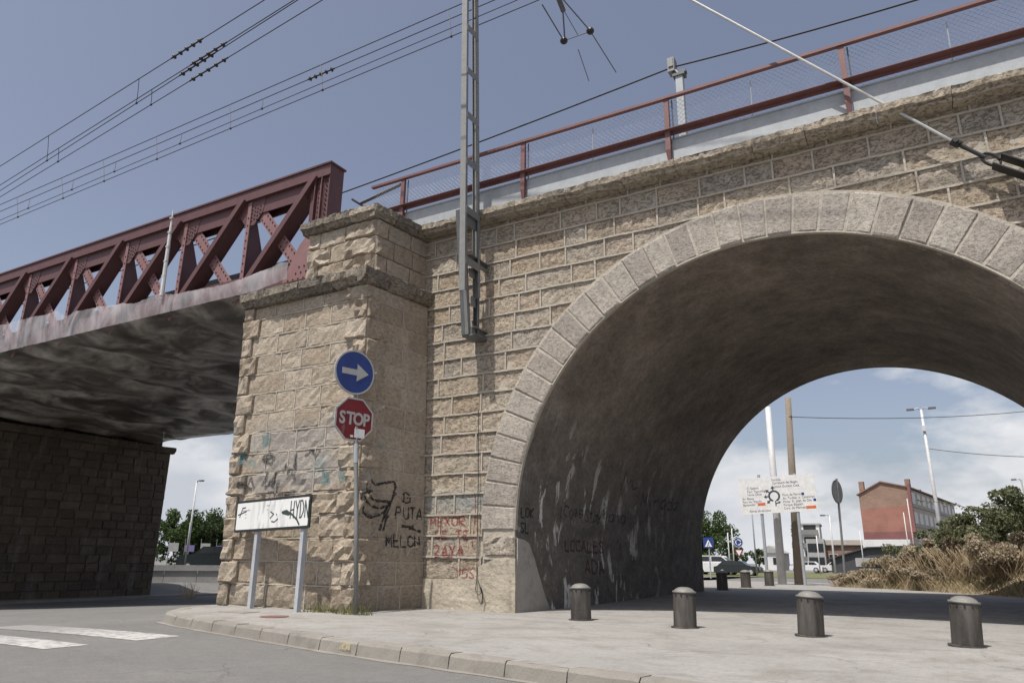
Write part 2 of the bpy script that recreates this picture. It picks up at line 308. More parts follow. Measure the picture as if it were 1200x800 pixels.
def leafm(name, a, b, trans=0.35):
    k = NT(name); n = k.noise(0.9, 4, 0.6); n2 = k.noise(13, 2)
    c = k.mix(k.ramp(n, [(0.3, 0.0), (0.7, 1.0)]), a, b); c = k.mix(0.7, c, k.ramp(n2, [(0.3, 0.6), (0.7, 1.3)]), 'MULTIPLY')
    k.fin(c, 0.7, spec=0.25)
    tl = k.n('ShaderNodeBsdfTranslucent'); k.l(c, tl.inputs['Color']); ms = k.n('ShaderNodeMixShader'); ms.inputs[0].default_value = trans
    k.l(k.b.outputs[0], ms.inputs[1]); k.l(tl.outputs[0], ms.inputs[2]); k.l(ms.outputs[0], k.out.inputs[0])
    return k.m
M['leaf'] = leafm('tree_leaves', (0.045, 0.075, 0.022), (0.08, 0.12, 0.04))
M['leaf_dark'] = leafm('dark_tree_leaves', (0.03, 0.05, 0.02), (0.055, 0.08, 0.03))
M['shrub'] = leafm('dusty_shrub_leaves', (0.10, 0.115, 0.055), (0.19, 0.195, 0.11))
M['straw'] = leafm('dry_straw', (0.46, 0.36, 0.23), (0.58, 0.47, 0.32), 0.4)
M['grassg'] = leafm('green_weed', (0.13, 0.15, 0.06), (0.25, 0.24, 0.12))
M['bark'] = painted('bark', (0.11, 0.085, 0.06), 0.9, None, 0, 0.5)
def brick(name, c1, c2):
    k = NT(name); b = k.n('ShaderNodeTexBrick'); b.inputs['Scale'].default_value = 1; b.inputs['Brick Width'].default_value = 0.5; b.inputs['Row Height'].default_value = 0.16; b.inputs['Mortar Size'].default_value = 0.012
    b.inputs['Color1'].default_value = (*c1, 1); b.inputs['Color2'].default_value = (*c2, 1); b.inputs['Mortar'].default_value = (*[x * 0.9 + 0.05 for x in c1], 1)
    k.l(k.n('ShaderNodeTexCoord').outputs['Object'], b.inputs['Vector'])
    mpn = k.n('ShaderNodeMapping'); mpn.inputs['Rotation'].default_value = (R(90), 0, 0); k.l(k.n('ShaderNodeTexCoord').outputs['Object'], mpn.inputs[0]); k.l(mpn.outputs[0], b.inputs['Vector'])
    n = k.noise(0.5, 5, 0.6)
    c = k.mix(0.7, b.outputs['Color'], k.ramp(n, [(0.3, 0.72), (0.7, 1.15)]), 'MULTIPLY')
    return k.fin(c, 0.9)
M['brick_tan'] = brick('tan_brick', (0.27, 0.175, 0.13), (0.23, 0.145, 0.105))
M['brick_red'] = brick('red_painted_brick', (0.29, 0.135, 0.10), (0.265, 0.12, 0.09))
M['brick_dark'] = brick('dark_red_brick', (0.21, 0.085, 0.08), (0.19, 0.075, 0.072))
M['facade'] = concrete('beige_facade', (0.40, 0.36, 0.31), (0.46, 0.42, 0.37), (0.3, 0.27, 0.23), 0.3)
M['facade_w'] = concrete('white_facade', (0.62, 0.62, 0.61), (0.70, 0.70, 0.69), (0.5, 0.5, 0.49), 0.3)
M['glass'] = painted('window_glass', (0.03, 0.035, 0.04), 0.15)
M['frame'] = painted('window_frame', (0.5, 0.48, 0.45), 0.5)
M['roof'] = painted('roof_tile', (0.22, 0.13, 0.10), 0.8)
M['darkroof'] = painted('dark_sheet_roof', (0.05, 0.052, 0.056), 0.6)
M['car_white'] = painted('white_car_paint', (0.66, 0.66, 0.67), 0.25)
M['car_dark'] = painted('dark_green_car_paint', (0.022, 0.028, 0.03), 0.25)
M['car_grey'] = painted('grey_car_paint', (0.3, 0.31, 0.32), 0.25)
M['tyre'] = painted('tyre_rubber', (0.02, 0.02, 0.02), 0.8)
M['purple'] = painted('purple_banner', (0.20, 0.16, 0.33), 0.6)
M['soil'] = concrete('dry_soil', (0.24, 0.19, 0.13), (0.30, 0.24, 0.17), (0.15, 0.12, 0.08), 1, 0.8)
M['grass_ground'] = concrete('mown_verge', (0.11, 0.125, 0.05), (0.16, 0.16, 0.075), (0.07, 0.085, 0.035), 1, 0.9)
M['cover_red'] = painted('red_manhole_iron', (0.17, 0.08, 0.07), 0.7, None, 0, 0.3)
M['yellow'] = sprayed('yellow_kerb_mark', (0.42, 0.36, 0.19), 0.45)

# ------------------------------------------------------------------ geometry helpers
def tag(o, label=None, cat=None, group=None, kind=None):
    if label: o['label'] = label
    if cat: o['category'] = cat
    if group: o['group'] = group
    if kind: o['kind'] = kind
    return o
def empty(name, loc=(0, 0, 0), rz=0.0, label=None, cat=None, group=None, parent=None):
    o = bpy.data.objects.new(name, None); col.objects.link(o); o.location = loc; o.rotation_euler = (0, 0, rz); o.empty_display_size = 0.2
    if parent: o.parent = parent
    return tag(o, label, cat, group)
class MB:
    def __init__(s): s.v = []; s.f = []
    def add(s, verts, faces):
        b = len(s.v); s.v += [tuple(map(float, p)) for p in verts]; s.f += [tuple(i + b for i in f) for f in faces]; return s
    def box(s, x0, x1, y0, y1, z0, z1):
        v = [(x, y, z) for z in (z0, z1) for x, y in ((x0, y0), (x1, y0), (x1, y1), (x0, y1))]
        return s.add(v, [(3, 2, 1, 0), (4, 5, 6, 7), (0, 1, 5, 4), (1, 2, 6, 5), (2, 3, 7, 6), (3, 0, 4, 7)])
    def bar(s, a, b, wx, wy, up=(0, 0, 1)):
        a = Vector(a); b = Vector(b); d = (b - a).normalized(); u = Vector(up)
        sx = d.cross(u)
        if sx.length < 1e-4: sx = d.cross(Vector((0, 1, 0)))
        sx.normalize(); sy = sx.cross(d)
        v = [p + sx * (wx / 2 * i) + sy * (wy / 2 * j) for p in (a, b) for i, j in ((-1, -1), (1, -1), (1, 1), (-1, 1))]
        return s.add(v, [(0, 1, 2, 3), (7, 6, 5, 4), (0, 4, 5, 1), (1, 5, 6, 2), (2, 6, 7, 3), (3, 7, 4, 0)])
    def tube(s, pts, r, n=8, caps=True):
        pts = [Vector(p) for p in pts]; rings = []
        rr = r if isinstance(r, (list, tuple)) else [r] * len(pts)
        ref = Vector((0, 0, 1))
        for i, p in enumerate(pts):
            d = (pts[min(i + 1, len(pts) - 1)] - pts[max(i - 1, 0)]).normalized()
            a = d.cross(ref)
            if a.length < 0.05: a = d.cross(Vector((1, 0, 0)))
            a.normalize(); b = d.cross(a)
            rings.append([p + a * (rr[i] * math.cos(2 * math.pi * k / n)) + b * (rr[i] * math.sin(2 * math.pi * k / n)) for k in range(n)])
        v = [q for ring in rings for q in ring]; f = []
        for i in range(len(pts) - 1):
            for k in range(n):
                f.append((i * n + k, i * n + (k + 1) % n, (i + 1) * n + (k + 1) % n, (i + 1) * n + k))
        if caps: f += [tuple(range(n - 1, -1, -1)), tuple((len(pts) - 1) * n + k for k in range(n))]
        return s.add(v, f)
    def lathe(s, prof, n=24, c=(0, 0, 0)):
        v = []; f = []
        for r, z in prof:
            for k in range(n): v.append((c[0] + r * math.cos(2 * math.pi * k / n), c[1] + r * math.sin(2 * math.pi * k / n), c[2] + z))
        m = len(prof)
        for i in range(m - 1):
            for k in range(n): f.append((i * n + k, i * n + (k + 1) % n, (i + 1) * n + (k + 1) % n, (i + 1) * n + k))
        f += [tuple(range(n - 1, -1, -1)), tuple((m - 1) * n + k for k in range(n))]
        return s.add(v, f)
    def prism(s, poly, y0, y1):
        # polygon in XZ extruded along Y (y0 front, smaller)
        n = len(poly); v = [(x, y0, z) for x, z in poly] + [(x, y1, z) for x, z in poly]
        return s.add(v, [tuple(range(n)), tuple(range(2 * n - 1, n - 1, -1))] + [(i, i + n, (i + 1) % n + n, (i + 1) % n) for i in range(n)])
    def ball(s, c, r, n=10, m=6, sx=1, sy=1, sz=1):
        v = []; f = []
        for j in range(m + 1):
            t = math.pi * j / m
            for k in range(n): v.append((c[0] + sx * r * math.sin(t) * math.cos(2 * math.pi * k / n), c[1] + sy * r * math.sin(t) * math.sin(2 * math.pi * k / n), c[2] + sz * r * math.cos(t)))
        for j in range(m):
            for k in range(n): f.append((j * n + k, (j + 1) * n + k, (j + 1) * n + (k + 1) % n, j * n + (k + 1) % n))
        return s.add(v, f)
    def build(s, name, mat, parent=None, smooth=False, loc=None, recalc=True):
        me = bpy.data.meshes.new(name); me.from_pydata(s.v, [], s.f); me.update()
        if recalc:
            bm = bmesh.new(); bm.from_mesh(me); bmesh.ops.recalc_face_normals(bm, faces=bm.faces); bm.to_mesh(me); bm.free()
        if smooth: me.polygons.foreach_set('use_smooth', [True] * len(me.polygons))
        me.materials.append(M[mat] if isinstance(mat, str) else mat)
        o = bpy.data.objects.new(name, me); col.objects.link(o)
        if loc is not None: o.location = loc
        if parent: o.parent = parent
        return o
def copy_tree(o, parent=None):
    c = o.copy(); col.objects.link(c)
    if parent: c.parent = parent
    for ch in list(o.children): copy_tree(ch, c)
    return c
def text_mesh(name, txt, size, mat, parent, loc, rot=(R(90), 0, 0), align='CENTER', bold=0.0, depth=0.003, sx=1.0):
    cu = bpy.data.curves.new(name, 'FONT'); cu.body = txt; cu.size = size; cu.align_x = align; cu.align_y = 'CENTER'; cu.extrude = depth; cu.offset = bold; cu.resolution_u = 3
    t = bpy.data.objects.new(name + '_tmp', cu); col.objects.link(t)
    dg = bpy.context.evaluated_depsgraph_get(); me = bpy.data.meshes.new_from_object(t.evaluated_get(dg))
    bpy.data.objects.remove(t); bpy.data.curves.remove(cu)
    me.materials.clear(); me.materials.append(M[mat]); me.name = name
    o = bpy.data.objects.new(name, me); col.objects.link(o); o.parent = parent; o.location = loc; o.rotation_euler = rot; o.scale = (sx, 1, 1)
    return o
def fr(p, s, o=3): return mnoise.fractal(Vector(p) * s, 1.0, 2.0, o)
def smooth(a, b, x):
    t = max(0.0, min(1.0, (x - a) / (b - a))); return t * t * (3 - 2 * t)

SURF = []       # stone meshes that spray paint clings to
def stone(parent, w, h, loc, rz, mat, bulge=0.03, rough=0.02, depth=0.18, edge=0.0, nx=None, ny=None, clip=None, name='stone_block', skew=0.0, batt=0.0):
    """Rock-faced block: u along the face, v up, n outwards (local -Y). loc = lower middle of the face."""
    nx = max(4, nx or min(10, int(w / 0.16) + 2)); ny = max(4, ny or 5)
    sd_ = rng.random() * 100
    v = []; f = []; P = {}
    mg = min(0.04, 0.2 * w, 0.2 * h); gx_ = [0.0] + [mg / w + (1 - 2 * mg / w) * q / (nx - 2) for q in range(nx - 1)] + [1.0]; gz_ = [0.0] + [mg / h + (1 - 2 * mg / h) * q / (ny - 2) for q in range(ny - 1)] + [1.0]
    tx = rng.uniform(-1, 1) * rough; tz = rng.uniform(-1, 1) * rough
    cr_ = math.cos(rz); sr_ = math.sin(rz)
    for j in range(ny + 1):
        for i in range(nx + 1):
            a = gx_[i]; b = gz_[j]; e = 0.0 if i in (0, nx) or j in (0, ny) else 1.0
            u = (a - 0.5) * w; z = b * h
            d = edge + e * (bulge * (0.55 + 0.9 * fr((u + sd_, z, sd_), 2.3)) + rough * 1.5 * fr((u, z + sd_, 3.1), 6.5, 2) + tx * (a - 0.5) + tz * (b - 0.5))
            if e == 0:
                u += rng.uniform(-1, 1) * 0.006; z += rng.uniform(-1, 1) * 0.006
            if clip:
                cx, cz, rad = clip
                gx = loc[0] + u; gz = loc[2] + z; q = math.hypot(gx - cx, gz - cz)
                if q < rad:
                    kx = rad / max(q, 1e-3); u = cx + (gx - cx) * kx - loc[0]; z = cz + (gz - cz) * kx - loc[2]; d = edge
            v.append((u, -d, z))
    W = nx + 1
    for j in range(ny):
        for i in range(nx): f.append((j * W + i, j * W + i + 1, (j + 1) * W + i + 1, (j + 1) * W + i))
    rim = [i for i in range(W)] + [j * W + nx for j in range(1, ny + 1)] + [ny * W + i for i in range(nx - 1, -1, -1)] + [j * W for j in range(ny - 1, 0, -1)]
    base = len(v)
    for i in rim: v.append((v[i][0], depth, v[i][2]))
    n = len(rim)
    for k in range(n): f.append((rim[k], base + k, base + (k + 1) % n, rim[(k + 1) % n]))
    me = bpy.data.meshes.new(name); me.from_pydata(v, [], f); me.materials.append(M[mat])
    o = bpy.data.objects.new(name, me); col.objects.link(o); o.location = loc; o.rotation_euler = (0, 0, rz); o.parent = parent
    SURF.append(o); return o

# ================================================================== GROUND
def dip(x): return -1.33 * smooth(-13, -49, x) + 0.72 * smooth(-49.5, -53.2, x)
def rise(x, y): return 0.17 * smooth(17, 28.4, y) * smooth(-17.5, -14, x)
def zroad(x, y): return -0.19 + dip(x) + 1.4 * rise(x, y)
def grid_obj(name, xs, ys, zf, mat, kind='structure'):
    v = [(x, y, zf(x, y)) for y in ys for x in xs]; nx = len(xs)
    f = [(j * nx + i, j * nx + i + 1, (j + 1) * nx + i + 1, (j + 1) * nx + i) for j in range(len(ys) - 1) for i in range(nx - 1)]
    mb = MB(); mb.v = v; mb.f = f
    return tag(mb.build(name, mat, smooth=True), kind=kind)
xs = [-2500, -900, -300, -150, -100, -80] + [-75 + 1.5 * i for i in range(67)] + [30, 40, 60, 100, 200, 500, 1200, 2500]
ys = [-900, -200, -60, -30] + [-20 + 2.0 * i for i in range(50)] + [85, 100, 140, 200, 400, 900, 2500]
grid_obj('road', xs, ys, zroad, 'asphalt')

# pavement in front of and under the viaduct
KERB = [(-16.9, 20.0), (-16.95, 15.5), (-16.85, 13.6), (-16.55, 12.35), (-15.6, 11.25), (-14.1, 10.62), (-12.4, 10.16), (-10.9, 9.77), (-9.5, 9.40), (-8.2, 9.08), (-6.5, 8.75), (-4.8, 8.44), (-3.0, 8.04), (-1.2, 7.62), (0.8, 7.1), (3.0, 6.4), (6.0, 5.3), (9.0, 4.1)]
def kerb_y(x):
    pts = KERB[3:]
    for (a, b), (c, d) in zip(pts, pts[1:]):
        if a <= x <= c: return b + (d - b) * (x - a) / (c - a)
    return pts[-1][1]
pv = MB()
cols = [(-16.93, 13.2)] + [(p[0], p[1]) for p in KERB[3:]] + [(13.0, 2.6)]
rows_y = [12.0, 14.0, 15.5, 17.0, 18.5, 20, 22, 24, 26, 28.4, 31, 34, 37, 39.5]
for x, yk in cols:
    yy = [yk + 0.1] + [max(yk + 0.12 + 0.01 * i, y) for i, y in enumerate(rows_y)]
    pv.v += [(x, y, rise(x, y) + (0.0 if y > yk + 0.5 else -0.001)) for y in yy]
nr = len(rows_y) + 1
for i in range(len(cols) - 1):
    for j in range(nr - 1): pv.f.append((i * nr + j, (i + 1) * nr + j, (i + 1) * nr + j + 1, i * nr + j + 1))
pave = tag(pv.build('pavement', 'pave'), kind='structure')
# kerb stones along the edge, each a stone of its own
kb = empty('kerb', (-8, 9, 0)); tag(kb, kind='structure')
def resample(pts, step):
    P = [Vector((*p, 0)) for p in pts]; out = [P[0]]; acc = 0; last = P[0]
    for a, b in zip(P, P[1:]):
        d = (b - a).length; t = step - acc
        while t <= d:
            out.append(a + (b - a) * (t / d)); t += step
        acc = d - (t - step)
    return out
kp = resample(KERB[1:], 0.98)
for a, b in zip(kp, kp[1:]):
    d = (b - a); L = d.length - 0.018; d.normalize(); nrm = Vector((-d.y, d.x, 0))     # towards the pavement
    if nrm.y < 0 and a.x > -16: nrm = -nrm
    mb = MB(); n = 6; dz = rng.uniform(-0.008, 0.006); c = (a + b) / 2 - Vector((-8, 9, 0))
    zr = zroad((a + b).x / 2, (a + b).y / 2)
    prof = [(0.0, zr - 0.1), (-0.012, zr + 0.005), (0.012, -0.035), (0.04, 0.003 + dz), (0.27, 0.004 + dz), (0.27, -0.2)]
    for i in range(n + 1):
        t = (i / n - 0.5) * L
        for px, pz in prof:
            jx = rng.uniform(-1, 1) * 0.006; 
            q = c + d * t + nrm * (px + jx); mb.v.append((q.x, q.y, pz + (rng.uniform(-1, 1) * 0.004 if pz > -0.06 else 0)))
    m = len(prof)
    for i in range(n):
        for k in range(m): mb.f.append((i * m + k, i * m + (k + 1) % m, (i + 1) * m + (k + 1) % m, (i + 1) * m + k))
    mb.f += [tuple(range(m)), tuple(n * m + k for k in range(m - 1, -1, -1))]
    mb.build('kerb_stone', 'kerb', kb)
gs = MB(); gp0 = resample(KERB[4:], 0.25)
for i, p in enumerate(gp0):
    d = (gp0[min(i + 1, len(gp0) - 1)] - gp0[max(i - 1, 0)]).normalized(); o_ = Vector((d.y, -d.x, 0)); wv_ = 0.13 + 0.05 * fr((p.x, p.y, 3), 1.3)
    for t in (0.004, wv_): q = p + o_ * t; gs.v.append((q.x, q.y, zroad(q.x, q.y) + 0.005))
gs.f = [(2 * i, 2 * i + 1, 2 * i + 3, 2 * i + 2) for i in range(len(gp0) - 1)]
tag(gs.build('gutter', 'kerb', recalc=False), kind='structure')
fw = MB()
for x, z in ((-49.2, 0.14), (-47.3, 0.14), (-47.28, -0.2)):
    for y in (2, 12, 20, 28, 36, 42): fw.v.append((x, y, zroad(x, y) + z))
fw.f = [(i * 6 + j, i * 6 + j + 1, (i + 1) * 6 + j + 1, (i + 1) * 6 + j) for i in range(2) for j in range(5)]
tag(fw.build('footway', 'kerb', recalc=True), kind='structure')
def stripe(poly):
    mb = MB(); P = [Vector((*p, 0)) for p in poly]; n = 6
    for i in range(n + 1):
        a = P[0].lerp(P[1], i / n); b = P[3].lerp(P[2], i / n)
        for q in (a, b): mb.v.append((q.x, q.y, zroad(q.x, q.y) + 0.006))
    for i in range(n): mb.f.append((2 * i, 2 * i + 2, 2 * i + 3, 2 * i + 1))
    o = mb.build('crosswalk_stripe', 'roadpaint'); tag(o, kind='structure'); return o
stripe([(-17.4, 9.35), (-12.35, 9.35), (-12.3, 8.45), (-17.4, 8.45)])
stripe([(-17.4, 7.72), (-12.3, 7.62), (-12.3, 6.9), (-17.4, 6.95)])
tag(MB().add([(-8.24, 9.075, -0.12), (-7.96, 9.005, -0.115), (-7.99, 9.045, -0.03), (-8.2, 9.105, -0.025)], [(0, 1, 2, 3)]).build('yellow_kerb_mark', 'yellow', recalc=False), kind='structure')
cv = MB().lathe([(0.30, 0.0), (0.30, 0.012), (0.25, 0.014), (0.0001, 0.012)], 20, (0, 0, 0)).build('manhole_cover', 'cover_red', loc=(-12.55, 11.75, 0.001))
tag(cv, 'round rusty red manhole cover in the pavement before the pier', 'manhole cover')
tag(MB().box(-0.42, 0.42, -0.25, 0.25, 0, 0.01).build('inspection_cover', 'kerb', loc=(-14.3, 12.3, 0.001)), 'rectangular grey inspection cover in pavement near the street name board', 'cover')

# ================================================================== VIADUCT
YW = 16.03; ACX, ACZ, ARI, ARO = -2.71, 1.95, 6.37, 7.34
FCX, FCZ, FY = -1.60, 1.62, 28.4
XL, XR, ZT = -11.84, 8.2, 10.25
via = empty('stone_viaduct', (0, YW, 0), 0, 'long sandstone railway viaduct wall pierced by one tall round arch', 'viaduct')
def vp(x, y, z): return (x, y - YW, z)
core = MB()
NA = 60
def rect_hit(a):
    c, s_ = math.cos(a), math.sin(a); t = 1e9
    if c > 1e-6: t = min(t, (XR - ACX) / c)
    if c < -1e-6: t = min(t, (XL - 5 - ACX) / c)
    if s_ > 1e-6: t = min(t, (10.5 - ACZ) / s_)
    return (ACX + c * t, ACZ + s_ * t)
angs = sorted(set([math.pi * i / NA for i in range(NA + 1)] + [math.atan2(10.5 - ACZ, XR - ACX), math.atan2(10.5 - ACZ, XL - 5 - ACX)]))
def face_with_arch(mb, y, cx, cz, r):
    b = len(mb.v)
    for a in angs:
        h = rect_hit(a)
        mb.v.append(vp(cx + r * math.cos(a), y, cz + r * math.sin(a))); mb.v.append(vp(h[0], y, h[1]))
    for i in range(len(angs) - 1): mb.f.append((b + 2 * i, b + 2 * i + 1, b + 2 * i + 3, b + 2 * i + 2))
    for s_, xo in ((-1, XL - 5), (1, XR)):
        k = len(mb.v); xi = cx + s_ * r; zi = cz; zo = ACZ
        mb.v += [vp(xi, y, -0.4), vp(xo, y, -0.4), vp(xo, y, zo), vp(xi, y, zi)]; mb.f.append((k, k + 1, k + 2, k + 3))
face_with_arch(core, YW + 0.035, ACX, ACZ, ARI + 0.45)
face_with_arch(core, FY, FCX, FCZ, ARI)
k = len(core.v)   # end walls and top
core.v += [vp(XR, YW + 0.035, -0.4), vp(XR, FY, -0.4), vp(XR, FY, 10.5), vp(XR, YW + 0.035, 10.5), vp(XL - 4.6, YW, -0.4), vp(XL - 4.6, FY, -0.4), vp(XL - 4.6, FY, 8.8), vp(XL - 4.6, YW, 8.8)]
core.f += [(k, k + 1, k + 2, k + 3), (k + 4, k + 5, k + 6, k + 7)]
core.build('wall_core', 'mortar', via, recalc=False)
MB().box(XL - 3.0, XR, YW + 0.2 - YW, FY - YW, 10.4, 10.62).build('track_bed', 'ballast', via)
# blocks, course by course
mort = MB()
CH = 0.5285
def course_x(z0, z1, right=6.2):
    """x intervals free of the arch for a course"""
    zc = max(z0, min(z1, ACZ)); 
    lim = []
    zz = z1 if z1 > ACZ else ACZ
    hl = ARO ** 2 - (z1 - ACZ) ** 2 if z1 > ACZ else ARO ** 2
    return math.sqrt(hl) if hl > 0 else 0.0
def pxr0(z): return -11.86 - 0.032 * min(z, 8.4) - (0.12 if z > 8.7 else 0)
for kk in range(19):
    z0 = 0.74 + CH * kk; z1 = min(z0 + CH, 10.42)
    g = 0.016
    x = pxr0(z1) - 0.06
    first = True
    while x < 6.0:
        wdt = rng.choice((0.62, 0.8, 0.95, 1.1, 1.25, 1.45)) * rng.uniform(0.92, 1.08)
        if first and kk % 2: wdt *= 0.6
        first = False
        x1 = x + wdt
        cxm = (x + x1) / 2
        # skip blocks wholly inside the arch ring
        corners = [math.hypot(a - ACX, b - ACZ) if b > ACZ else abs(a - ACX) for a in (x, x1) for b in (z0, z1)]
        low = z1 <= ACZ
        if low and x > ACX - ARO - 0.15 and x1 < ACX + ARO + 0.1: x = x1; continue
        if max(corners) > ARO + 0.06:
            xx0, xx1 = x, x1
            if low or z0 < ACZ:
                if xx0 < ACX: xx1 = min(xx1, ACX - ARO - 0.01)
                else: xx0 = max(xx0, ACX + ARO + 0.01)
            elif min(corners) < ARO:
                # trim ends that lie fully inside the ring at this course
                sgn = -1 if (x + x1) / 2 < ACX else 1
                h1 = ARO ** 2 - (z1 - ACZ) ** 2
                if h1 > 0:
                    lim = ACX + sgn * math.sqrt(h1)
                    if sgn < 0: xx1 = min(xx1, lim)
                    else: xx0 = max(xx0, lim)
            if xx1 - xx0 > 0.12:
                stone(via, xx1 - xx0 - 2 * g, z1 - z0 - 2 * g, ((xx0 + xx1) / 2, 0 - 0.0 + 0.012, z0 + g), 0, 'wallstone', bulge=rng.choice((0.0, 0.008, 0.015, 0.025)), rough=0.014, edge=-0.012,
                      clip=(ACX, ACZ, ARO + 0.02))
                if math.hypot(xx1 - ACX, (z0 + z1) / 2 - ACZ) > ARO + 0.1:
                    jj = rng.uniform(-0.006, 0.006); mort.box(xx1 - g - 0.006 + jj, xx1 + g + 0.006 + jj, -0.014, 0.05, z0 + 0.005, z1 - 0.005)
        x = x1
    # bed joint
    if kk > 0:
        h1 = ARO ** 2 - (z0 - ACZ) ** 2 if z0 > ACZ else ARO ** 2
        half = math.sqrt(h1) if h1 > 0 else 0
        segs = [(pxr0(z0) - 0.05, 6.0)] if half == 0 else [(pxr0(z0) - 0.05, ACX - half - 0.01), (ACX + half + 0.01, 6.0)]
        for a, b in segs:
            n = max(1, int((b - a) / 0.5))
            for i in range(n):
                xa = a + (b - a) * i / n; xb = a + (b - a) * (i + 1) / n; jz = 0.007 * math.sin(xa * 3.1 + kk)
                mort.box(xa - 0.004 * (i % 2), xb + 0.004 * (i % 2), -0.018 - 0.002 * (i % 2), 0.05, z0 - g - 0.008 + jz, z0 + g + 0.010 + jz)
mort.build('mortar_joints', 'mortar', via)['kind'] = 'stuff'
# arch stones
JA = [93.3 + 4.83 * i for i in range(-18, 19)]
for a0, a1 in zip(JA, JA[1:]):
    a0r, a1r = R(a0 + 0.12), R(a1 - 0.12); n = 6; gq_ = [0, 0.05, 0.28, 0.5, 0.72, 0.95, 1]; v = []; f = []
    dpt = rng.uniform(0.03, 0.06); s0 = rng.random() * 50; ro_ = ARO + rng.uniform(-0.03, 0.03)
    for j in range(n + 1):
        for i in range(n + 1):
            a = a0r + (a1r - a0r) * gq_[i]; r_ = ARI + 0.03 + (ro_ - ARI - 0.03) * gq_[j]
            e = 0 if i in (0, n) or j in (0, n) else 1
            d = (dpt if e else dpt - 0.022) + e * 0.016 * fr((a * 7 + s0, r_ * 1.0, s0), 2.2)
            v.append((ACX + r_ * math.cos(a), -d, ACZ + r_ * math.sin(a)))
    W = n + 1
    for j in range(n):
        for i in range(n): f.append((j * W + i, j * W + i + 1, (j + 1) * W + i + 1, (j + 1) * W + i))
    rim = [i for i in range(W)] + [j * W + n for j in range(1, n + 1)] + [n * W + i for i in range(n - 1, -1, -1)] + [j * W for j in range(n - 1, 0, -1)]
    b = len(v)
    for i in rim: v.append((v[i][0], 0.3, v[i][2]))
    for q in range(len(rim)): f.append((rim[q], b + q, b + (q + 1) % len(rim), rim[(q + 1) % len(rim)]))
    mb = MB(); mb.v = v; mb.f = f; SURF.append(mb.build('arch_stone', 'vouss', via))
# mortar ring between the arch stones
ring = MB()
for a0, a1 in zip(JA, JA[1:]):
    for q in range(4):
        b0 = R(a0 + (a1 - a0) * q / 4); b1 = R(a0 + (a1 - a0) * (q + 1) / 4); k = len(ring.v)
        for y in (-0.022, 0.09):
            for b in (b0, b1):
                for r_ in (ARI + 0.012, ARO + 0.035): ring.v.append((ACX + r_ * math.cos(b), y, ACZ + r_ * math.sin(b)))
        ring.f += [(k, k + 1, k + 3, k + 2), (k, k + 2, k + 6, k + 4), (k + 1, k + 5, k + 7, k + 3)]
ring.build('arch_mortar', 'mortar', via)
# stones of the jamb below the springing
for s_ in (-1, 1):
    xc = ACX + s_ * (ARI + ARO) / 2
    stone(via, 0.93, 0.47, (xc, -0.0, 1.30), 0, 'wallstone', 0.05, 0.04, 0.4, 0.01)
    MB().box(xc - 0.45, xc + 0.45, -0.012, 0.3, 1.22, 1.93).build('jamb_mortar', 'mortar', via)
# cement render coat at the foot of the wall
def rough_slab(name, poly, y0, y1, mat, parent, sub=9):
    # polygon outline with jittered edge, front face subdivided by triangulated grid
    bm = bmesh.new(); vs_ = [bm.verts.new((x, y0, z)) for x, z in poly]; fc = bm.faces.new(vs_)
    bmesh.ops.triangulate(bm, faces=[fc]); bmesh.ops.subdivide_edges(bm, edges=bm.edges, cuts=sub, use_grid_fill=True)
    for v in bm.verts:
        n = fr((v.co.x, v.co.z, 5.5), 1.7); v.co.y += 0.03 * n
    bnd = [e for e in bm.edges if e.is_boundary]
    ex = bmesh.ops.extrude_edge_only(bm, edges=bnd)
    for v in [g_ for g_ in ex['geom'] if isinstance(g_, bmesh.types.BMVert)]: v.co.y = y1
    bmesh.ops.recalc_face_normals(bm, faces=bm.faces)
    me = bpy.data.meshes.new(name); bm.to_mesh(me); bm.free(); me.materials.append(M[mat])
    o = bpy.data.objects.new(name, me); col.objects.link(o); o.parent = parent; SURF.append(o); return o
xj = ACX - ARI
rough_slab('render_coat', [(XL, -0.1), (xj + 0.01, -0.1), (xj + 0.005, 1.24), (xj - 0.62, 1.22), (xj - 0.66, 0.98), (xj - 0.60, 0.78), (xj - 1.1, 0.735), (-10.9, 0.725), (XL, 0.73)], -0.035, 0.3, 'render', via)
rough_slab('render_coat', [(-xj * 1 + 2 * ACX, -0.1), (XR, -0.1), (XR, 0.73), (2 * ACX - xj + 0.7, 0.74), (2 * ACX - xj + 0.6, 1.2), (2 * ACX - xj, 1.24)], -0.035, 0.3, 'render', via)
# vault: skewed barrel from the near arch to the far arch
vb = MB(); NS = 72; NY = 26
for j in range(NY + 1):
    t = j / NY; y = 0.05 + (FY - YW - 0.05) * t; cx = ACX + (FCX - ACX) * t; cz = ACZ + (FCZ - ACZ) * t
    pts = [(-ARI, -0.3 - cz), (-ARI, 0.6 - cz), (-ARI, 1.3 - cz)] + [(ARI * math.cos(math.pi - math.pi * i / NS), ARI * math.sin(math.pi * i / NS)) for i in range(NS + 1)] + [(ARI, 1.2 - cz), (ARI, -0.3 - cz)]
    for px, pz in pts:
        n = 0.035 * fr((px, pz, y), 0.55) if 0 < j < NY else 0.0
        q = math.hypot(px, max(pz, 0)) or 1
        vb.v.append((cx + px * (1 + 0.004 - n / q), y, cz + (pz * (1 + 0.004 - n / q) if pz > 0 else pz)))
nv = NS + 6
for j in range(NY):
    for i in range(nv - 1): vb.f.append((j * nv + i, (j + 1) * nv + i, (j + 1) * nv + i + 1, j * nv + i + 1))
vault = vb.build('vault', 'vault', via, smooth=True, recalc=False)
SURF.append(vault)
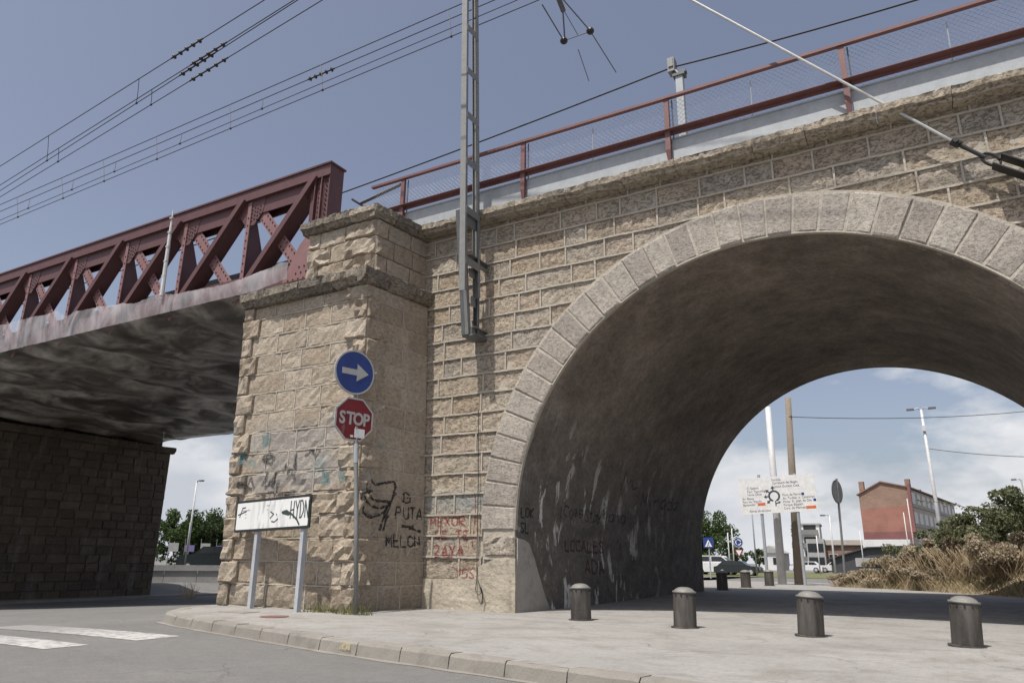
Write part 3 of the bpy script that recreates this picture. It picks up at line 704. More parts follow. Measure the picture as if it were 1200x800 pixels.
# jamb lining from the wall face to the vault
for s_ in (-1, 1):
    x = ACX + s_ * ARI
    MB().box(min(x + s_ * 0.004, x + s_ * 0.35), max(x + s_ * 0.004, x + s_ * 0.35), -0.03, 0.12, -0.2, 1.25).build('jamb_render', 'render', via)
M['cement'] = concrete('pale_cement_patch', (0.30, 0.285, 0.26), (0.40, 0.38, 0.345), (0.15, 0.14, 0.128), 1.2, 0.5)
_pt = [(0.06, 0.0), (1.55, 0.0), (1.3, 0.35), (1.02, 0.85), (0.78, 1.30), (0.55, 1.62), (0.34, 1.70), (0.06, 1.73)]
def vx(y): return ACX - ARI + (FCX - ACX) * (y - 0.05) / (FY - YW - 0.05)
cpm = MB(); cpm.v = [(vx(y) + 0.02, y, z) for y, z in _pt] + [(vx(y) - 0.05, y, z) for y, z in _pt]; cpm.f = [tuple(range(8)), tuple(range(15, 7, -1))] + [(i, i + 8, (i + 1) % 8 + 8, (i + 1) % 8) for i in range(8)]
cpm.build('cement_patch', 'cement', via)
# cornice
def cornice_stone(parent, L, d, h, loc, rz, mat='cornice', lip=0.5, lowcut=0.55, name='cornice_stone', rgh=1.0):
    n = max(4, int(L / 0.08)); prof = [(0.05, 0.0), (-d * lowcut, 0.01), (-d * 0.80, h * 0.34), (-d * 0.97, h * 0.44), (-d, h * 0.93), (-d * 0.95, h), (0.12, h * 1.0)]
    m = len(prof); mb = MB(); s0 = rng.random() * 90
    for i in range(n + 1):
        u = (i / n - 0.5) * (L - 0.012)
        chip = max(0.0, fr((u, s0, 0), 1.6)) * 0.14
        for k, (py, pz) in enumerate(prof):
            o_ = 0.0 if k in (0, m - 1) else rgh * (0.03 * fr((u + s0, k * 0.7, 1.3), 2.6) + 0.022 * fr((u + s0, k * 1.7, 4.3), 9.0) + chip * (0.8 if k in (2, 3, 4) else 0.3))
            mb.v.append((u, py + o_, pz + (0 if k in (0,) else rgh * 0.03 * fr((u, k + s0, 9), 2.2))))
    for i in range(n):
        for k in range(m - 1): mb.f.append((i * m + k, (i + 1) * m + k, (i + 1) * m + k + 1, i * m + k + 1))
        mb.f.append((i * m + m - 1, (i + 1) * m + m - 1, (i + 1) * m, i * m))
    mb.f += [tuple(range(m)), tuple(n * m + k for k in range(m - 1, -1, -1))]
    o = mb.build(name, mat, parent); o.location = loc; o.rotation_euler = (0, 0, rz); return o
x = -12.15
while x < XR:
    L = rng.uniform(1.15, 1.9); cornice_stone(via, L, 0.50, 0.28, (x + L / 2, 0.02, 10.40 + rng.uniform(-0.01, 0.012)), 0, lowcut=0.75); x += L

# ================================================================== PIER
PYF = 13.68
def pxl(z): return -16.72 - 0.035 * z
def pxr(z): return -12.08 - 0.032 * z
PSK = R(6.5); PTX, PTY = math.sin(PSK), math.cos(PSK)     # side face runs slightly askew, like the vault
pier = empty('stone_pier', (-14.2, PYF, 0), 0, 'square sandstone bridge pier with rough quoins and two ledges beside the arch wall', 'pier')
def pl(x, y, z): return (x + 14.2, y - PYF, z)
pc = MB()
for z in (-0.4, 8.35):
    pc.v += [pl(pxl(z) + 0.06, PYF + 0.06, z), pl(pxr(z) - 0.05, PYF + 0.06, z), pl(pxr(z) - 0.05 + 2.5 * math.tan(PSK), 16.2, z), pl(pxl(z) + 0.06, 16.2, z)]
pc.f += [(0, 1, 5, 4), (1, 2, 6, 5), (2, 3, 7, 6), (3, 0, 4, 7), (4, 5, 6, 7)]
pc.box(-14.95 + 14.2, -12.60 + 14.2, 14.06 - PYF, 16.9 - PYF, 8.3, 10.5)
pc.add([pl(-12.62, 14.06, z) for z in (8.3, 10.5)] + [pl(-12.5, 14.06, z) for z in (8.3, 10.5)] + [pl(-12.27, 16.2, z) for z in (8.3, 10.5)] + [pl(-12.62, 16.2, z) for z in (8.3, 10.5)], [(2, 4, 5, 3), (0, 2, 3, 1)])
pc.build('pier_core', 'mortar', pier)
PH = 0.56; pm = MB()
zs = [0.0 + PH * i for i in range(15)]
for kk, z0 in enumerate(zs):
    z1 = min(z0 + PH, 8.22); hh = z1 - z0
    if hh < 0.2: continue
    xl, xr = pxl(z0), pxr(z0); g = 0.012
    ql = 0.62 if kk % 2 else 0.36; qr = 0.40 if kk % 2 else 0.68
    stone(pier, ql, hh - 0.03, pl(xl + ql / 2, PYF, z0 + 0.015), 0, 'pierstone', bulge=rng.uniform(0.045, 0.09), rough=0.045, depth=0.3, edge=0.05, name='quoin', nx=6, ny=5)
    if z0 > 0.5 and z0 < 2.4 or rng.random() < 0.62:
        bq = rng.uniform(0.05, 0.10)
    else: bq = 0.04
    stone(pier, qr, hh - 0.03, pl(xr - qr / 2, PYF, z0 + 0.015), 0, 'pierstone', bulge=bq, rough=0.07, depth=0.3, edge=0.025, name='quoin', nx=6, ny=5)
    x = xl + ql + 0.0; end = xr - qr
    lens = []
    rem = end - x
    n = rng.choice((3, 4, 4)); ws = [rng.uniform(0.8, 1.25) for _ in range(n)]; sc_ = rem / sum(ws)
    for wq in ws:
        wq *= sc_
        lowrow = z0 < 3.0
        stone(pier, wq - 2 * g, hh - 2 * g, pl(x + wq / 2, PYF + 0.03, z0 + g), 0, 'pierstone', bulge=rng.uniform(0.035, 0.07) if lowrow else rng.uniform(0.015, 0.035), rough=0.035 if lowrow else 0.018, edge=0.0)
        x += wq
        pm.box(*[a + b for a, b in zip((x - 0.016, x + 0.016), (14.2, 14.2))], 0.012, 0.06, z0, z1)
    n = 10
    for i in range(n):
        xa = xl + 0.06 + (xr - xl - 0.1) * i / n; xb = xl + 0.06 + (xr - xl - 0.1) * (i + 1) / n; jz = 0.005 * math.sin(i * 2.1 + kk)
        pm.box(xa + 14.2, xb + 14.2, 0.010 - 0.002 * (i % 2), 0.06, z0 - 0.016 + jz, z0 + 0.016 + jz)
    # right side face (+X)
    segs = [0.42 if kk % 2 else 0.75]; rest = (YW - PYF) / PTY - segs[0]
    segs += [rest] if rest < 1.3 and kk % 3 == 0 else [rest * 0.48, rest * 0.52]
    y = 0.0
    def sp_(t, off=0.0): return (xr + PTX * t - PTY * off, PYF + PTY * t + PTX * off)
    for i, wq in enumerate(segs):
        q = sp_(y + wq / 2, 0.0 if i == 0 else 0.02)
        stone(pier, wq - 2 * g, hh - 2 * g, pl(q[0], q[1], z0 + g), R(90) - PSK, 'pierstone', bulge=rng.uniform(0.03, 0.12) if i == 0 and rng.random() < 0.6 else rng.uniform(0.005, 0.02), rough=0.05 if i == 0 else 0.012, edge=0.0, name='quoin' if i == 0 else 'stone_block')
        y += wq
        if i < len(segs) - 1: a_ = sp_(y, 0.04); pm.bar(pl(a_[0], a_[1], z0), pl(a_[0], a_[1], z1), 0.028, 0.06, (PTY, -PTX, 0))
    a_, b_ = sp_(0.1, 0.04), sp_(2.4, 0.04); pm.bar(pl(a_[0], a_[1], z0), pl(b_[0], b_[1], z0), 0.066, 0.028, (0, 0, 1))
# upper block courses
uz = [8.66, 9.24, 9.80, 10.30]
for kk, (z0, z1) in enumerate(zip(uz, uz[1:])):
    x = -15.0; ws = [0.42, 0.95, 1.08] if kk % 2 == 0 else [0.85, 0.55, 1.05]; tot = sum(ws)
    for i, wq in enumerate(ws):
        wq *= 2.53 / tot
        stone(pier, wq - 0.025, z1 - z0 - 0.025, pl(x + wq / 2, 14.0, z0 + 0.012), 0, 'pierstone', bulge=0.12 if i != 1 else 0.03, rough=0.07 if i != 1 else 0.02, edge=0.01, name='quoin' if i != 1 else 'stone_block'); x += wq
    y = 14.0
    for i, wq in enumerate([0.7, 0.75, 0.65] if kk % 2 else [0.45, 0.9, 0.75]):
        stone(pier, wq - 0.025, z1 - z0 - 0.025, pl(-12.46 + (y + wq / 2 - 14.0) * math.tan(PSK), y + wq / 2, z0 + 0.012), R(90) - PSK, 'pierstone', bulge=0.06 if i == 0 else 0.015, rough=0.04 if i == 0 else 0.012, edge=0.0); y += wq
pm.build('mortar_joints', 'mortar', pier)['kind'] = 'stuff'
# lower ledge: front stones, side stones
x = -17.06
for L in (1.05, 1.35, 1.2, 1.28):
    cornice_stone(pier, L, 0.36, 0.40, pl(x + L / 2, PYF + 0.06, 8.22), 0, 'ledge', rgh=1.5, name='ledge_stone'); x += L
y = 13.40
for L in (0.95, 1.0, 0.80):
    cornice_stone(pier, L, 0.26, 0.40, pl(-12.42 + (y + L / 2 - 13.5) * math.tan(PSK), y + L / 2, 8.22), R(90) - PSK, 'ledge', rgh=0.9, name='ledge_stone'); y += L
MB().box(-16.95 + 14.2, -12.34 + 14.2, 0.0, 2.4, 8.30, 8.60).build('ledge_bed', 'ledge', pier)
x = -15.2
for L in (0.9, 1.0, 0.92):
    cornice_stone(pier, L, 0.30, 0.36, pl(x + L / 2, 14.05, 10.3), 0, 'ledge', rgh=1.3, name='cap_stone'); x += L
y = 13.8
for L in (0.8, 0.9, 0.75):
    cornice_stone(pier, L, 0.24, 0.35, pl(-12.52 + (y + L / 2 - 13.9) * math.tan(PSK), y + L / 2, 10.3), R(90) - PSK, 'ledge', rgh=0.8, name='cap_stone'); y += L
MB().box(-15.1 + 14.2, -12.45 + 14.2, 13.95 - PYF, 16.8 - PYF, 10.33, 10.63).build('cap_bed', 'ledge', pier)

# ================================================================== TRUSS BRIDGE
YT = 15.0
XV = [-15.76, -19.12, -22.5, -26.0, -29.45, -32.9, -36.35, -39.8, -43.25, -46.7]
br = empty('truss_bridge', (-15.4, YT, 9.4), 0, 'oxide red riveted steel truss railway bridge spanning from the pier to the dark abutment', 'bridge')
def bl(x, y, z): return (x + 15.4, y - YT, z - 9.4)
class BB(MB):
    def bx(s, x0, x1, y0, y1, z0, z1): return s.box(x0 + 15.4, x1 + 15.4, y0 - YT, y1 - YT, z0 - 9.4, z1 - 9.4)
tc_ = BB(); tc_.bx(-48.8, -15.36, 14.88, 15.60, 13.36, 13.42); tc_.bx(-48.8, -15.40, 14.93, 14.98, 12.98, 13.358); tc_.bx(-48.8, -15.42, 15.03, 15.07, 12.40, 13.357); tc_.bx(-48.8, -15.42, 15.42, 15.46, 12.40, 13.357); tc_.bx(-48.8, -15.43, 14.90, 15.028, 12.95, 12.979)
tc_.build('top_chord', 'truss', br)
bc = BB(); bc.bx(-48.8, -15.5, 15.03, 15.07, 9.56, 10.15); bc.bx(-48.8, -15.5, 15.42, 15.46, 9.56, 10.15); bc.bx(-48.8, -15.45, 14.98, 15.5, 9.53, 9.559); bc.build('bottom_chord', 'truss', br)
RV = None
def rivets(parent, pts, y, name='rivets', mat='rivet', r=0.036):
    mb = MB()
    for x, z in pts:
        n = 6; k = len(mb.v); p = bl(x, y, z)
        for i in range(n): mb.v.append((p[0] + r * math.cos(i * math.pi / 3), p[1], p[2] + r * math.sin(i * math.pi / 3)))
        for i in range(n): mb.v.append((p[0] + r * 0.6 * math.cos(i * math.pi / 3), p[1] - 0.024, p[2] + r * 0.6 * math.sin(i * math.pi / 3)))
        mb.f += [(k + i, k + (i + 1) % n, k + n + (i + 1) % n, k + n + i) for i in range(n)] + [tuple(k + n + i for i in range(n))]
    o = mb.build(name, mat, parent); o['kind'] = 'stuff'; return o
M['rivet'] = painted('rivet_steel', (0.035, 0.016, 0.017), 0.6)
M['truss_lit'] = painted('sunlit_oxide_red_plate', (0.215, 0.112, 0.110), 0.6, (0.12, 0.055, 0.05), 0.5, 0.15)  # lighter copy of the truss red, sunlight put into the colour
for i, x in enumerate(XV):
    # vertical: face flange, transverse tapering plate behind it, inner flange
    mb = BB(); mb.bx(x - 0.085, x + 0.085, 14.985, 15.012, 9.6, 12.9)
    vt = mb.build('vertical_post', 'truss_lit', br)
    rivets(vt, [(x, 9.8 + 0.28 * k) for k in range(10)], 14.985).parent = vt
    wp = MB(); P = [bl(x - 0.012 + dx, y, z) for dx in (0, 0.024) for y, z in ((15.013, 9.6), (15.013, 12.4), (15.32, 12.4), (15.95, 10.6), (15.95, 9.6))]
    wp.add(P, [(0, 1, 2, 3, 4), (9, 8, 7, 6, 5)] + [(k, k + 5, (k + 1) % 5 + 5, (k + 1) % 5) for k in range(5)]); wp.build('bracket_plate', 'truss', br)
    # top gusset
    if i > 0:
        g = MB().prism([bl(a, 0, b)[::2] for a, b in ((x - 0.55, 12.98), (x + 0.75, 12.98), (x + 0.62, 12.42), (x + 0.28, 12.02), (x - 0.12, 12.02), (x - 0.45, 12.42))], 14.995 - YT + 0.02, 15.03 - YT)
        gp = g.build('gusset_plate', 'truss', br)
        rivets(gp, [(x + 0.12 + 0.13 * a, 12.2 + 0.14 * b + 0.05 * (a % 2)) for a in range(4) for b in range(4) if not (a == 3 and b == 0)], 15.013)
    if i + 1 < len(XV):
        xl_ = XV[i + 1]
        # heavy diagonal, rising from the foot of the left post to the head of the right one
        d = MB(); a = Vector(bl(xl_ + 0.28, 0, 9.75)); b = Vector(bl(x - 0.22, 0, 13.05)); dr = (b - a).normalized(); nn_ = Vector((-dr.z, 0, dr.x))
        for (n0, n1, y0, y1) in ((-0.10, 0.10, 14.82, 14.845), (-0.10, 0.10, 15.385, 15.41), (-0.085, -0.06, 14.846, 15.384), (-0.02, 0.09, 15.1, 15.13)):
            q = [a + nn_ * n0, b + nn_ * n0, b + nn_ * n1, a + nn_ * n1]; k = len(d.v)
            d.v += [(p.x, y0 - YT, p.z) for p in q] + [(p.x, y1 - YT, p.z) for p in q]
            d.f += [(k, k + 1, k + 2, k + 3), (k + 7, k + 6, k + 5, k + 4)] + [(k + e, k + e + 4, k + (e + 1) % 4 + 4, k + (e + 1) % 4) for e in range(4)]
        d.build('heavy_diagonal', 'truss', br)
        # flat riveted diagonal crossing behind
        e = MB(); a = Vector((x - 0.15, 0, 9.35)); b = Vector((xl_ + 0.35, 0, 12.62)); dr = (b - a).normalized(); nn_ = Vector((-dr.z, 0, dr.x))
        q = [a + nn_ * -0.21, b + nn_ * -0.21, b + nn_ * 0.21, a + nn_ * 0.21]
        e.prism([bl(p.x, 0, p.z)[::2] for p in q], 15.075 - YT, 15.10 - YT)
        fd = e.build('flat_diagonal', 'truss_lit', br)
        L = (b - a).length; rv = []
        for t in range(int(L / 0.2)):
            for s_ in (-0.13, 0.13):
                p = a + dr * (0.12 + t * 0.2 + (0.1 if s_ > 0 else 0)) + nn_ * s_; rv.append((p.x, p.z))
        rivets(fd, rv, 15.075)
# end post, its plates and the large corner gusset
MB().prism([bl(a, 0, b)[::2] for a, b in ((-17.25, 9.45), (-15.5, 9.45), (-15.5, 11.5), (-16.0, 11.3), (-16.55, 10.75))], 15.0 - YT + 0.005, 15.03 - YT).build('gusset_plate', 'truss_lit', br)
rivets(br, [(-16.9 + 0.22 * a + 0.1 * (b % 2), 9.6 + 0.2 * b) for a in range(6) for b in range(8) if -16.9 + 0.22 * a > -17.1 + 0.32 * b], 15.004)
ep = BB(); ep.bx(-16.25, -15.42, 15.005, 15.03, 11.5, 12.97); ep.bx(-15.45, -15.415, 14.95, 15.55, 9.45, 13.355)
for xx in (-16.0, -15.72): ep.bx(xx - 0.02, xx + 0.02, 14.9, 15.004, 11.0, 12.94)
ep.build('end_post', 'truss', br)
rivets(br, [(-15.88 + 0.0 + 0.1 * a, 11.6 + 0.17 * b) for a in (0, 3.2) for b in range(8)] + [(-15.60, 11.66 + 0.17 * b) for b in range(8)], 15.004)
BB().bx(-57.0, -15.6, 15.62, 33.3, 10.05, 10.33).build('deck_slab', 'dark_conc', br)
for x in XV: BB().bx(x - 0.12, x + 0.12, 15.5, 33.2, 9.78, 10.049).build('floor_beam', 'truss', br)
for y in (18.0, 22.0, 26.0, 30.0): BB().bx(-48.8, -15.7, y - 0.1, y + 0.1, 9.75, 10.048).build('stringer', 'truss', br)
BB().bx(-48.8, -15.6, 16.55, 16.75, 10.331, 11.28).build('track_girder', 'mastdark', br)
BB().bx(-48.8, -15.6, 33.3, 33.55, 9.55, 11.1).build('far_girder', 'truss', br)

# clear sheeting wrapped round the lower chord and under the deck
ps = empty('plastic_sheeting', (-30, 14.9, 9.4), 0, 'crumpled clear plastic sheeting wrapped along the lower edge and underside of the truss bridge', 'plastic sheet')
sh = MB(); TOPZ = [(-49, 10.4), (-34.5, 10.66), (-31.5, 10.62), (-29.55, 10.57), (-28.9, 10.25), (-28.2, 10.36), (-25.2, 10.17), (-24.4, 10.02), (-22.98, 10.2), (-22.2, 9.95), (-21.7, 9.98), (-19.55, 9.86), (-18.2, 9.98), (-17.0, 10.1), (-16.4, 10.05)]
def interp(T, x):
    for (a, b), (c, d) in zip(T, T[1:]):
        if a <= x <= c: return b + (d - b) * (x - a) / (c - a)
    return T[-1][1]
NXs = 640; NZs = 10
for i in range(NXs + 1):
    x = -49 + 32.4 * i / NXs; zt = interp(TOPZ, x) + 0.05 * fr((x, 0, 0), 1.1); zb = 9.36 if x < -18 else 9.36 + 0.12 * (x + 18) 
    for j in range(NZs + 1):
        t = j / NZs; z = zb + (zt - zb) * t
        y = 14.72 - 0.10 * abs(fr((x + 0.35 * t, 0.0, 2.0), 0.8, 1)) - 0.045 * abs(fr((x + 0.25 * t * (1 + fr((x, 0, 5), 0.5, 1)), 0.04 * t, 7.0), 3.0, 1)) - 0.03 * math.sin(math.pi * t)
        sh.v.append((x + 30, y - 14.9, z - 9.4))
W = NZs + 1
for i in range(NXs):
    for j in range(NZs): sh.f.append((i * W + j, (i + 1) * W + j, (i + 1) * W + j + 1, i * W + j + 1))
sh.build('side_sheet', 'sheet_side', ps, smooth=True, recalc=False)
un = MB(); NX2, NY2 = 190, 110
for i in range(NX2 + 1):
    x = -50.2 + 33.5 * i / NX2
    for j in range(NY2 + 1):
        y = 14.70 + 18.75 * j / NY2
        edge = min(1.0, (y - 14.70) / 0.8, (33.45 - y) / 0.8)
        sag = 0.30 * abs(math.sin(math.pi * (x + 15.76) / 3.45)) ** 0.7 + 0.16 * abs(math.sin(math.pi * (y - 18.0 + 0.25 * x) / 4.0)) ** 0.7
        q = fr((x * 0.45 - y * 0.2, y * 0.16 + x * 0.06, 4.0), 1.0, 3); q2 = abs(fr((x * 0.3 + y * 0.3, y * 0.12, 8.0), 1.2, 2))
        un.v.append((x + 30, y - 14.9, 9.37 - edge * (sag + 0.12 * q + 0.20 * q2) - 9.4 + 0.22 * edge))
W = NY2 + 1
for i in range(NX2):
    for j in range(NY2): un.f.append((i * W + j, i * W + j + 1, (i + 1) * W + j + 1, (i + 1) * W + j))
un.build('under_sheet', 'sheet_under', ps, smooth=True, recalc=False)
wp_ = MB(); wp_.tube([(0, 0, 0), (-0.05, 0.0, 1.2), (-0.09, 0.0, 2.4), (-0.12, 0, 3.35)], [0.075, 0.07, 0.06, 0.02], 8)
for k in range(0, 16, 3): wp_.tube([(-0.03 - 0.006 * k, -0.0, 0.15 + 0.19 * k), (-0.02 - 0.006 * k, -0.01, 0.21 + 0.19 * k)], [0.085, 0.078], 8)
tag(wp_.build('wrapped_pole', 'whitepaint', loc=(-22.72, 14.60, 10.0)), 'thin white wrapped pole standing upright against the truss', 'pole')

# ================================================================== ABUTMENT (far left)
AX = -49.0
ab = empty('stone_abutment', (AX, 27, -1.5), 0, 'dark shaded masonry abutment carrying the far left end of the bridge', 'abutment')
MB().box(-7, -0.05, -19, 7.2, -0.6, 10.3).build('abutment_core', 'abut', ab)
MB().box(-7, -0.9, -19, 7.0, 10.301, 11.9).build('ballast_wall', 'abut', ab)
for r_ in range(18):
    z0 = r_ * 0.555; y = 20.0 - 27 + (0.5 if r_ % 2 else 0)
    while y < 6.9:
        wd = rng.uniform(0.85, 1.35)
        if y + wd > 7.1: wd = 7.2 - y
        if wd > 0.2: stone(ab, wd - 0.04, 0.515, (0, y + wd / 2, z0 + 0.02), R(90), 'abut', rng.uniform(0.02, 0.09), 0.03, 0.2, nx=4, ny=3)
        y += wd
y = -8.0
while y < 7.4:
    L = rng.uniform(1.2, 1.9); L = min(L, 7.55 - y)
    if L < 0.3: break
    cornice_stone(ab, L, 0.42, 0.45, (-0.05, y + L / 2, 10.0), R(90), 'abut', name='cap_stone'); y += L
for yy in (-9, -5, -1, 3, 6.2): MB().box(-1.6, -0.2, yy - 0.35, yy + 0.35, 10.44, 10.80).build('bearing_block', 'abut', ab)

# ================================================================== RAILING ON THE VIADUCT
PX = [-13.14, -8.85, -4.65, -0.50, 3.65, 7.80]
rl = empty('railing', (-13.1, 15.85, 10.7), 0, 'faded red steel railing with wire mesh along the viaduct edge', 'railing')
def rr_(x, y, z): return (x + 13.1, y - 15.85, z - 10.7)
class RB(MB):
    def bx(s, x0, x1, y0, y1, z0, z1): return s.box(x0 + 13.1, x1 + 13.1, y0 - 15.85, y1 - 15.85, z0 - 10.7, z1 - 10.7)
for x in PX:
    p = MB()
    for z, y0, y1, h in ((10.78, 15.86, 15.88, 0.03), (11.12, 15.80, 15.915, 0.065), (12.60, 15.82, 15.90, 0.065)):
        p.v += [rr_(x - h, y0, z), rr_(x + h, y0, z), rr_(x + h, y1, z), rr_(x - h, y1, z)]
    for k in (0, 4): p.f += [(k, k + 1, k + 5, k + 4), (k + 1, k + 2, k + 6, k + 5), (k + 2, k + 3, k + 7, k + 6), (k + 3, k, k + 4, k + 7)]
    p.f += [(3, 2, 1, 0), (8, 9, 10, 11)]
    p.build('post', 'rail', rl)
    MB().tube([rr_(x + 0.13, 15.92, 11.46), rr_(x + 0.13, 15.92, 12.58)], 0.018, 6).build('mesh_stay', 'mastdark', rl)
for a, b in zip(PX, PX[1:]):
    MB().tube([rr_((a + b) / 2, 15.93, 11.46), rr_((a + b) / 2 + 0.02, 15.93, 12.45)], 0.014, 6).build('mesh_stay', 'galv', rl)
RB().bx(-14.4, 8.2, 15.78, 15.90, 12.60, 12.67).build('top_rail', 'rail', rl)
RB().bx(-13.6, 8.2, 15.72, 15.93, 11.655, 11.67).bx(-13.6, 8.2, 15.917, 15.93, 11.56, 11.6545).build('middle_rail', 'rail', rl)
ms_ = MB(); z0, z1 = 11.46, 12.60; hh = z1 - z0; stp = 0.13; rw = 0.005
xx = -14.4 - hh
while xx < 8.2:
    for s_ in (1, -1):
        a = Vector((xx, 15.942 + 0.004 * s_, z0 if s_ > 0 else z1)); b = Vector((xx + hh, 15.942 + 0.004 * s_, z1 if s_ > 0 else z0))
        t0 = max(0, (-14.35 - a.x) / hh); t1 = min(1, (8.15 - a.x) / hh)
        if t1 > t0: ms_.tube([rr_(*(a.lerp(b, t0))), rr_(*(a.lerp(b, t1)))], rw, 3, False)
    xx += stp
mo = ms_.build('wire_mesh', 'meshwire', rl, recalc=False); mo['kind'] = 'stuff'
gv = empty('galvanised_edge_beam', (-13.1, 15.97, 10.7), 0, 'pale galvanised steel edge beam lying on the stone cornice under the railing', 'steel beam')
edges = [-13.4] + [x + 0.06 for x in PX[1:5]] + [8.2]
for a, b in zip(edges, edges[1:]):
    m_ = MB().box(a + 13.1 + 0.006, b + 13.1 - 0.006, -0.02, 0.02, 0.03, 0.78); m_.box(a + 13.1 + 0.006, b + 13.1 - 0.006, 0.021, 0.2, 0.75, 0.779); m_.box(a + 13.1 + 0.006, b + 13.1 - 0.006, -0.05, -0.021, 0.75, 0.785); m_.build('beam_panel', 'galv', gv)
tag(MB().box(-0.02, 0.02, -0.4, 0.4, -0.03, 0.03).tube([(0, 0, 0), (1.6, 0.3, 0.5)], 0.06, 8).build('spare_pipe', 'mastdark', loc=(-16.0, 17.0, 13.0)), 'short dark pipe jutting out behind the end of the truss', 'pipe')

# ================================================================== CATENARY MAST
ma = empty('catenary_mast', (-10.3, 15.3, 7.0), 0, 'tall grey steel catenary mast bracketed to the viaduct wall beside the arch', 'mast')
def ml(x, y, z): return (x + 10.3, y - 15.3, z - 7.0)
def channel(mb, a, b, wx, wy, t, open_dir):
    # U section: web facing the camera side, flanges along open_dir (x sign)
    a = Vector(a); b = Vector(b); X = Vector((1, 0, 0)); Y = Vector((0, 1, 0))
    for (x0, x1, y0, y1) in ((-wx / 2, wx / 2, -wy / 2, -wy / 2 + t), (-wx / 2, -wx / 2 + t, -wy / 2 + t + 0.0005, wy / 2), (wx / 2 - t, wx / 2, -wy / 2 + t + 0.0005, wy / 2)):
        k = len(mb.v)
        for p in (a, b): mb.v += [tuple(p + X * u + Y * (v * open_dir)) for u, v in ((x0, y0), (x1, y0), (x1, y1), (x0, y1))]
        mb.f += [(k, k + 1, k + 2, k + 3), (k + 7, k + 6, k + 5, k + 4)] + [(k + e, k + e + 4, k + (e + 1) % 4 + 4, k + (e + 1) % 4) for e in range(4)]
TOPM = 24.0
def legY(z, y0, y1): return y0 + (y1 - y0) * (z - 7.0) / (TOPM - 7.0)
def legX(z): return -10.16 - 0.030 * (z - 10.4)
for nm, yb, ytp, od in (('front_leg', 14.84, 14.96, 1), ('rear_leg', 15.52, 15.42, -1)):
    m_ = MB(); channel(m_, ml(legX(8.0), legY(8.0, yb, ytp), 8.0), ml(legX(TOPM), legY(TOPM, yb, ytp), TOPM), 0.18, 0.10, 0.014, od); m_.build(nm, 'mast', ma)
z = 8.75
while z < TOPM - 0.6:
    for sx in (1,):
        m_ = MB(); xx = legX(z) + sx * 0.097
        y0 = legY(z, 14.84, 14.96) - 0.02; y1 = legY(z, 15.52, 15.42) + 0.02; h = 0.22
        m_.add([ml(xx - 0.006, y0, z), ml(xx + 0.006, y0, z), ml(xx + 0.006, y1, z), ml(xx - 0.006, y1, z), ml(xx - 0.006, y0, z + h), ml(xx + 0.006, y0, z + h), ml(xx + 0.006, y1, z + h), ml(xx - 0.006, y1, z + h)],
               [(3, 2, 1, 0), (4, 5, 6, 7), (0, 1, 5, 4), (1, 2, 6, 5), (2, 3, 7, 6), (3, 0, 4, 7)]); m_.build('batten_plate', 'mast', ma)
    z += 1.52
# wall bracket: outer channel tapering to the wall, rungs into the wall, end plate
for xx in (-10.36,):
    m_ = MB(); channel(m_, ml(xx, 15.42, 6.95), ml(xx, 14.93, 10.42), 0.11, 0.16, 0.016, 1); m_.build('bracket_channel', 'mastdark', ma)
    m_ = MB(); channel(m_, ml(xx + 0.115, 15.40, 6.95), ml(xx + 0.115, 14.92, 10.42), 0.10, 0.14, 0.016, 1); m_.build('bracket_channel', 'mast', ma)
def ybr(z): return 15.42 - 0.49 * (z - 6.95) / 3.47
for zz, hh_, mat_ in ((8.95, 0.20, 'mast'), (6.95, 0.22, 'mast')):
    for dx in (0.19,):
        m_ = MB().box(-10.36 + dx + 10.3, -10.36 + dx + 0.02 + 10.3, ybr(zz) - 0.02 - 15.3, YW + 0.1 - 15.3, zz - 7, zz - 7 + hh_)
        m_.box(-10.36 + dx + 0.0205 + 10.3, -10.36 + dx + 0.14 + 10.3, ybr(zz) - 0.02 - 15.3, YW + 0.1 - 15.3, zz - 7, zz - 7 + 0.02)
        m_.box(-10.36 + dx + 0.0205 + 10.3, -10.36 + dx + 0.14 + 10.3, ybr(zz) - 0.02 - 15.3, YW + 0.1 - 15.3, zz - 7 + hh_ - 0.02, zz - 7 + hh_)
        m_.build('wall_rung', mat_, ma)
for zz, hh_ in ((10.0, 0.42), (8.55, 0.25), (7.75, 0.28)):
    MB().box(-10.165 + 10.3, -10.15 + 10.3, ybr(zz) + 0.03 - 15.3, 15.72 - 15.3, zz - 7, zz - 7 + hh_).build('bracket_plate', 'mast', ma)
m_ = MB(); channel(m_, ml(-10.16, 15.66, 6.95), ml(-10.16, 15.60, 8.6), 0.14, 0.1, 0.014, -1); m_.build('rear_channel', 'mastdark', ma)
MB().box(-10.42 + 10.3, -10.05 + 10.3, 15.36 - 15.3, YW - 15.3 + 0.05, -0.09, -0.052).build('foot_plate', 'mastdark', ma)

# ================================================================== WIRES
def wire(name, pts, r, label, group=None, mat='wire', sag=0.0, cat='wire'):
    out = []
    for a, b in zip(pts, pts[1:]):
        a = Vector(a); b = Vector(b)
        for i in range(8):
            t = i / 8; p = a.lerp(b, t); p.z -= sag * 4 * t * (1 - t); out.append(p)
    out.append(Vector(pts[-1])); c = out[0].copy()
    return tag(MB().tube([p - c for p in out], r, 5).build(name, mat, loc=c, recalc=False), label, cat, group)
def ext(a, b, s0, s1):
    a = Vector(a); b = Vector(b); d = b - a; return a - d * s0, b + d * s1
gw = 'overhead railway wires'
def wdrop(w, tops, bots):
    for a, b in zip(tops, bots):
        a = Vector(a) - w.location; b = Vector(b) - w.location
        MB().tube([a, a.lerp(b, 0.5) + Vector((0.02, 0, 0)), b], 0.012, 4).build('dropper', 'wire', w)
        MB().ball(b, 0.05, 6, 4).build('clip', 'wire', w)
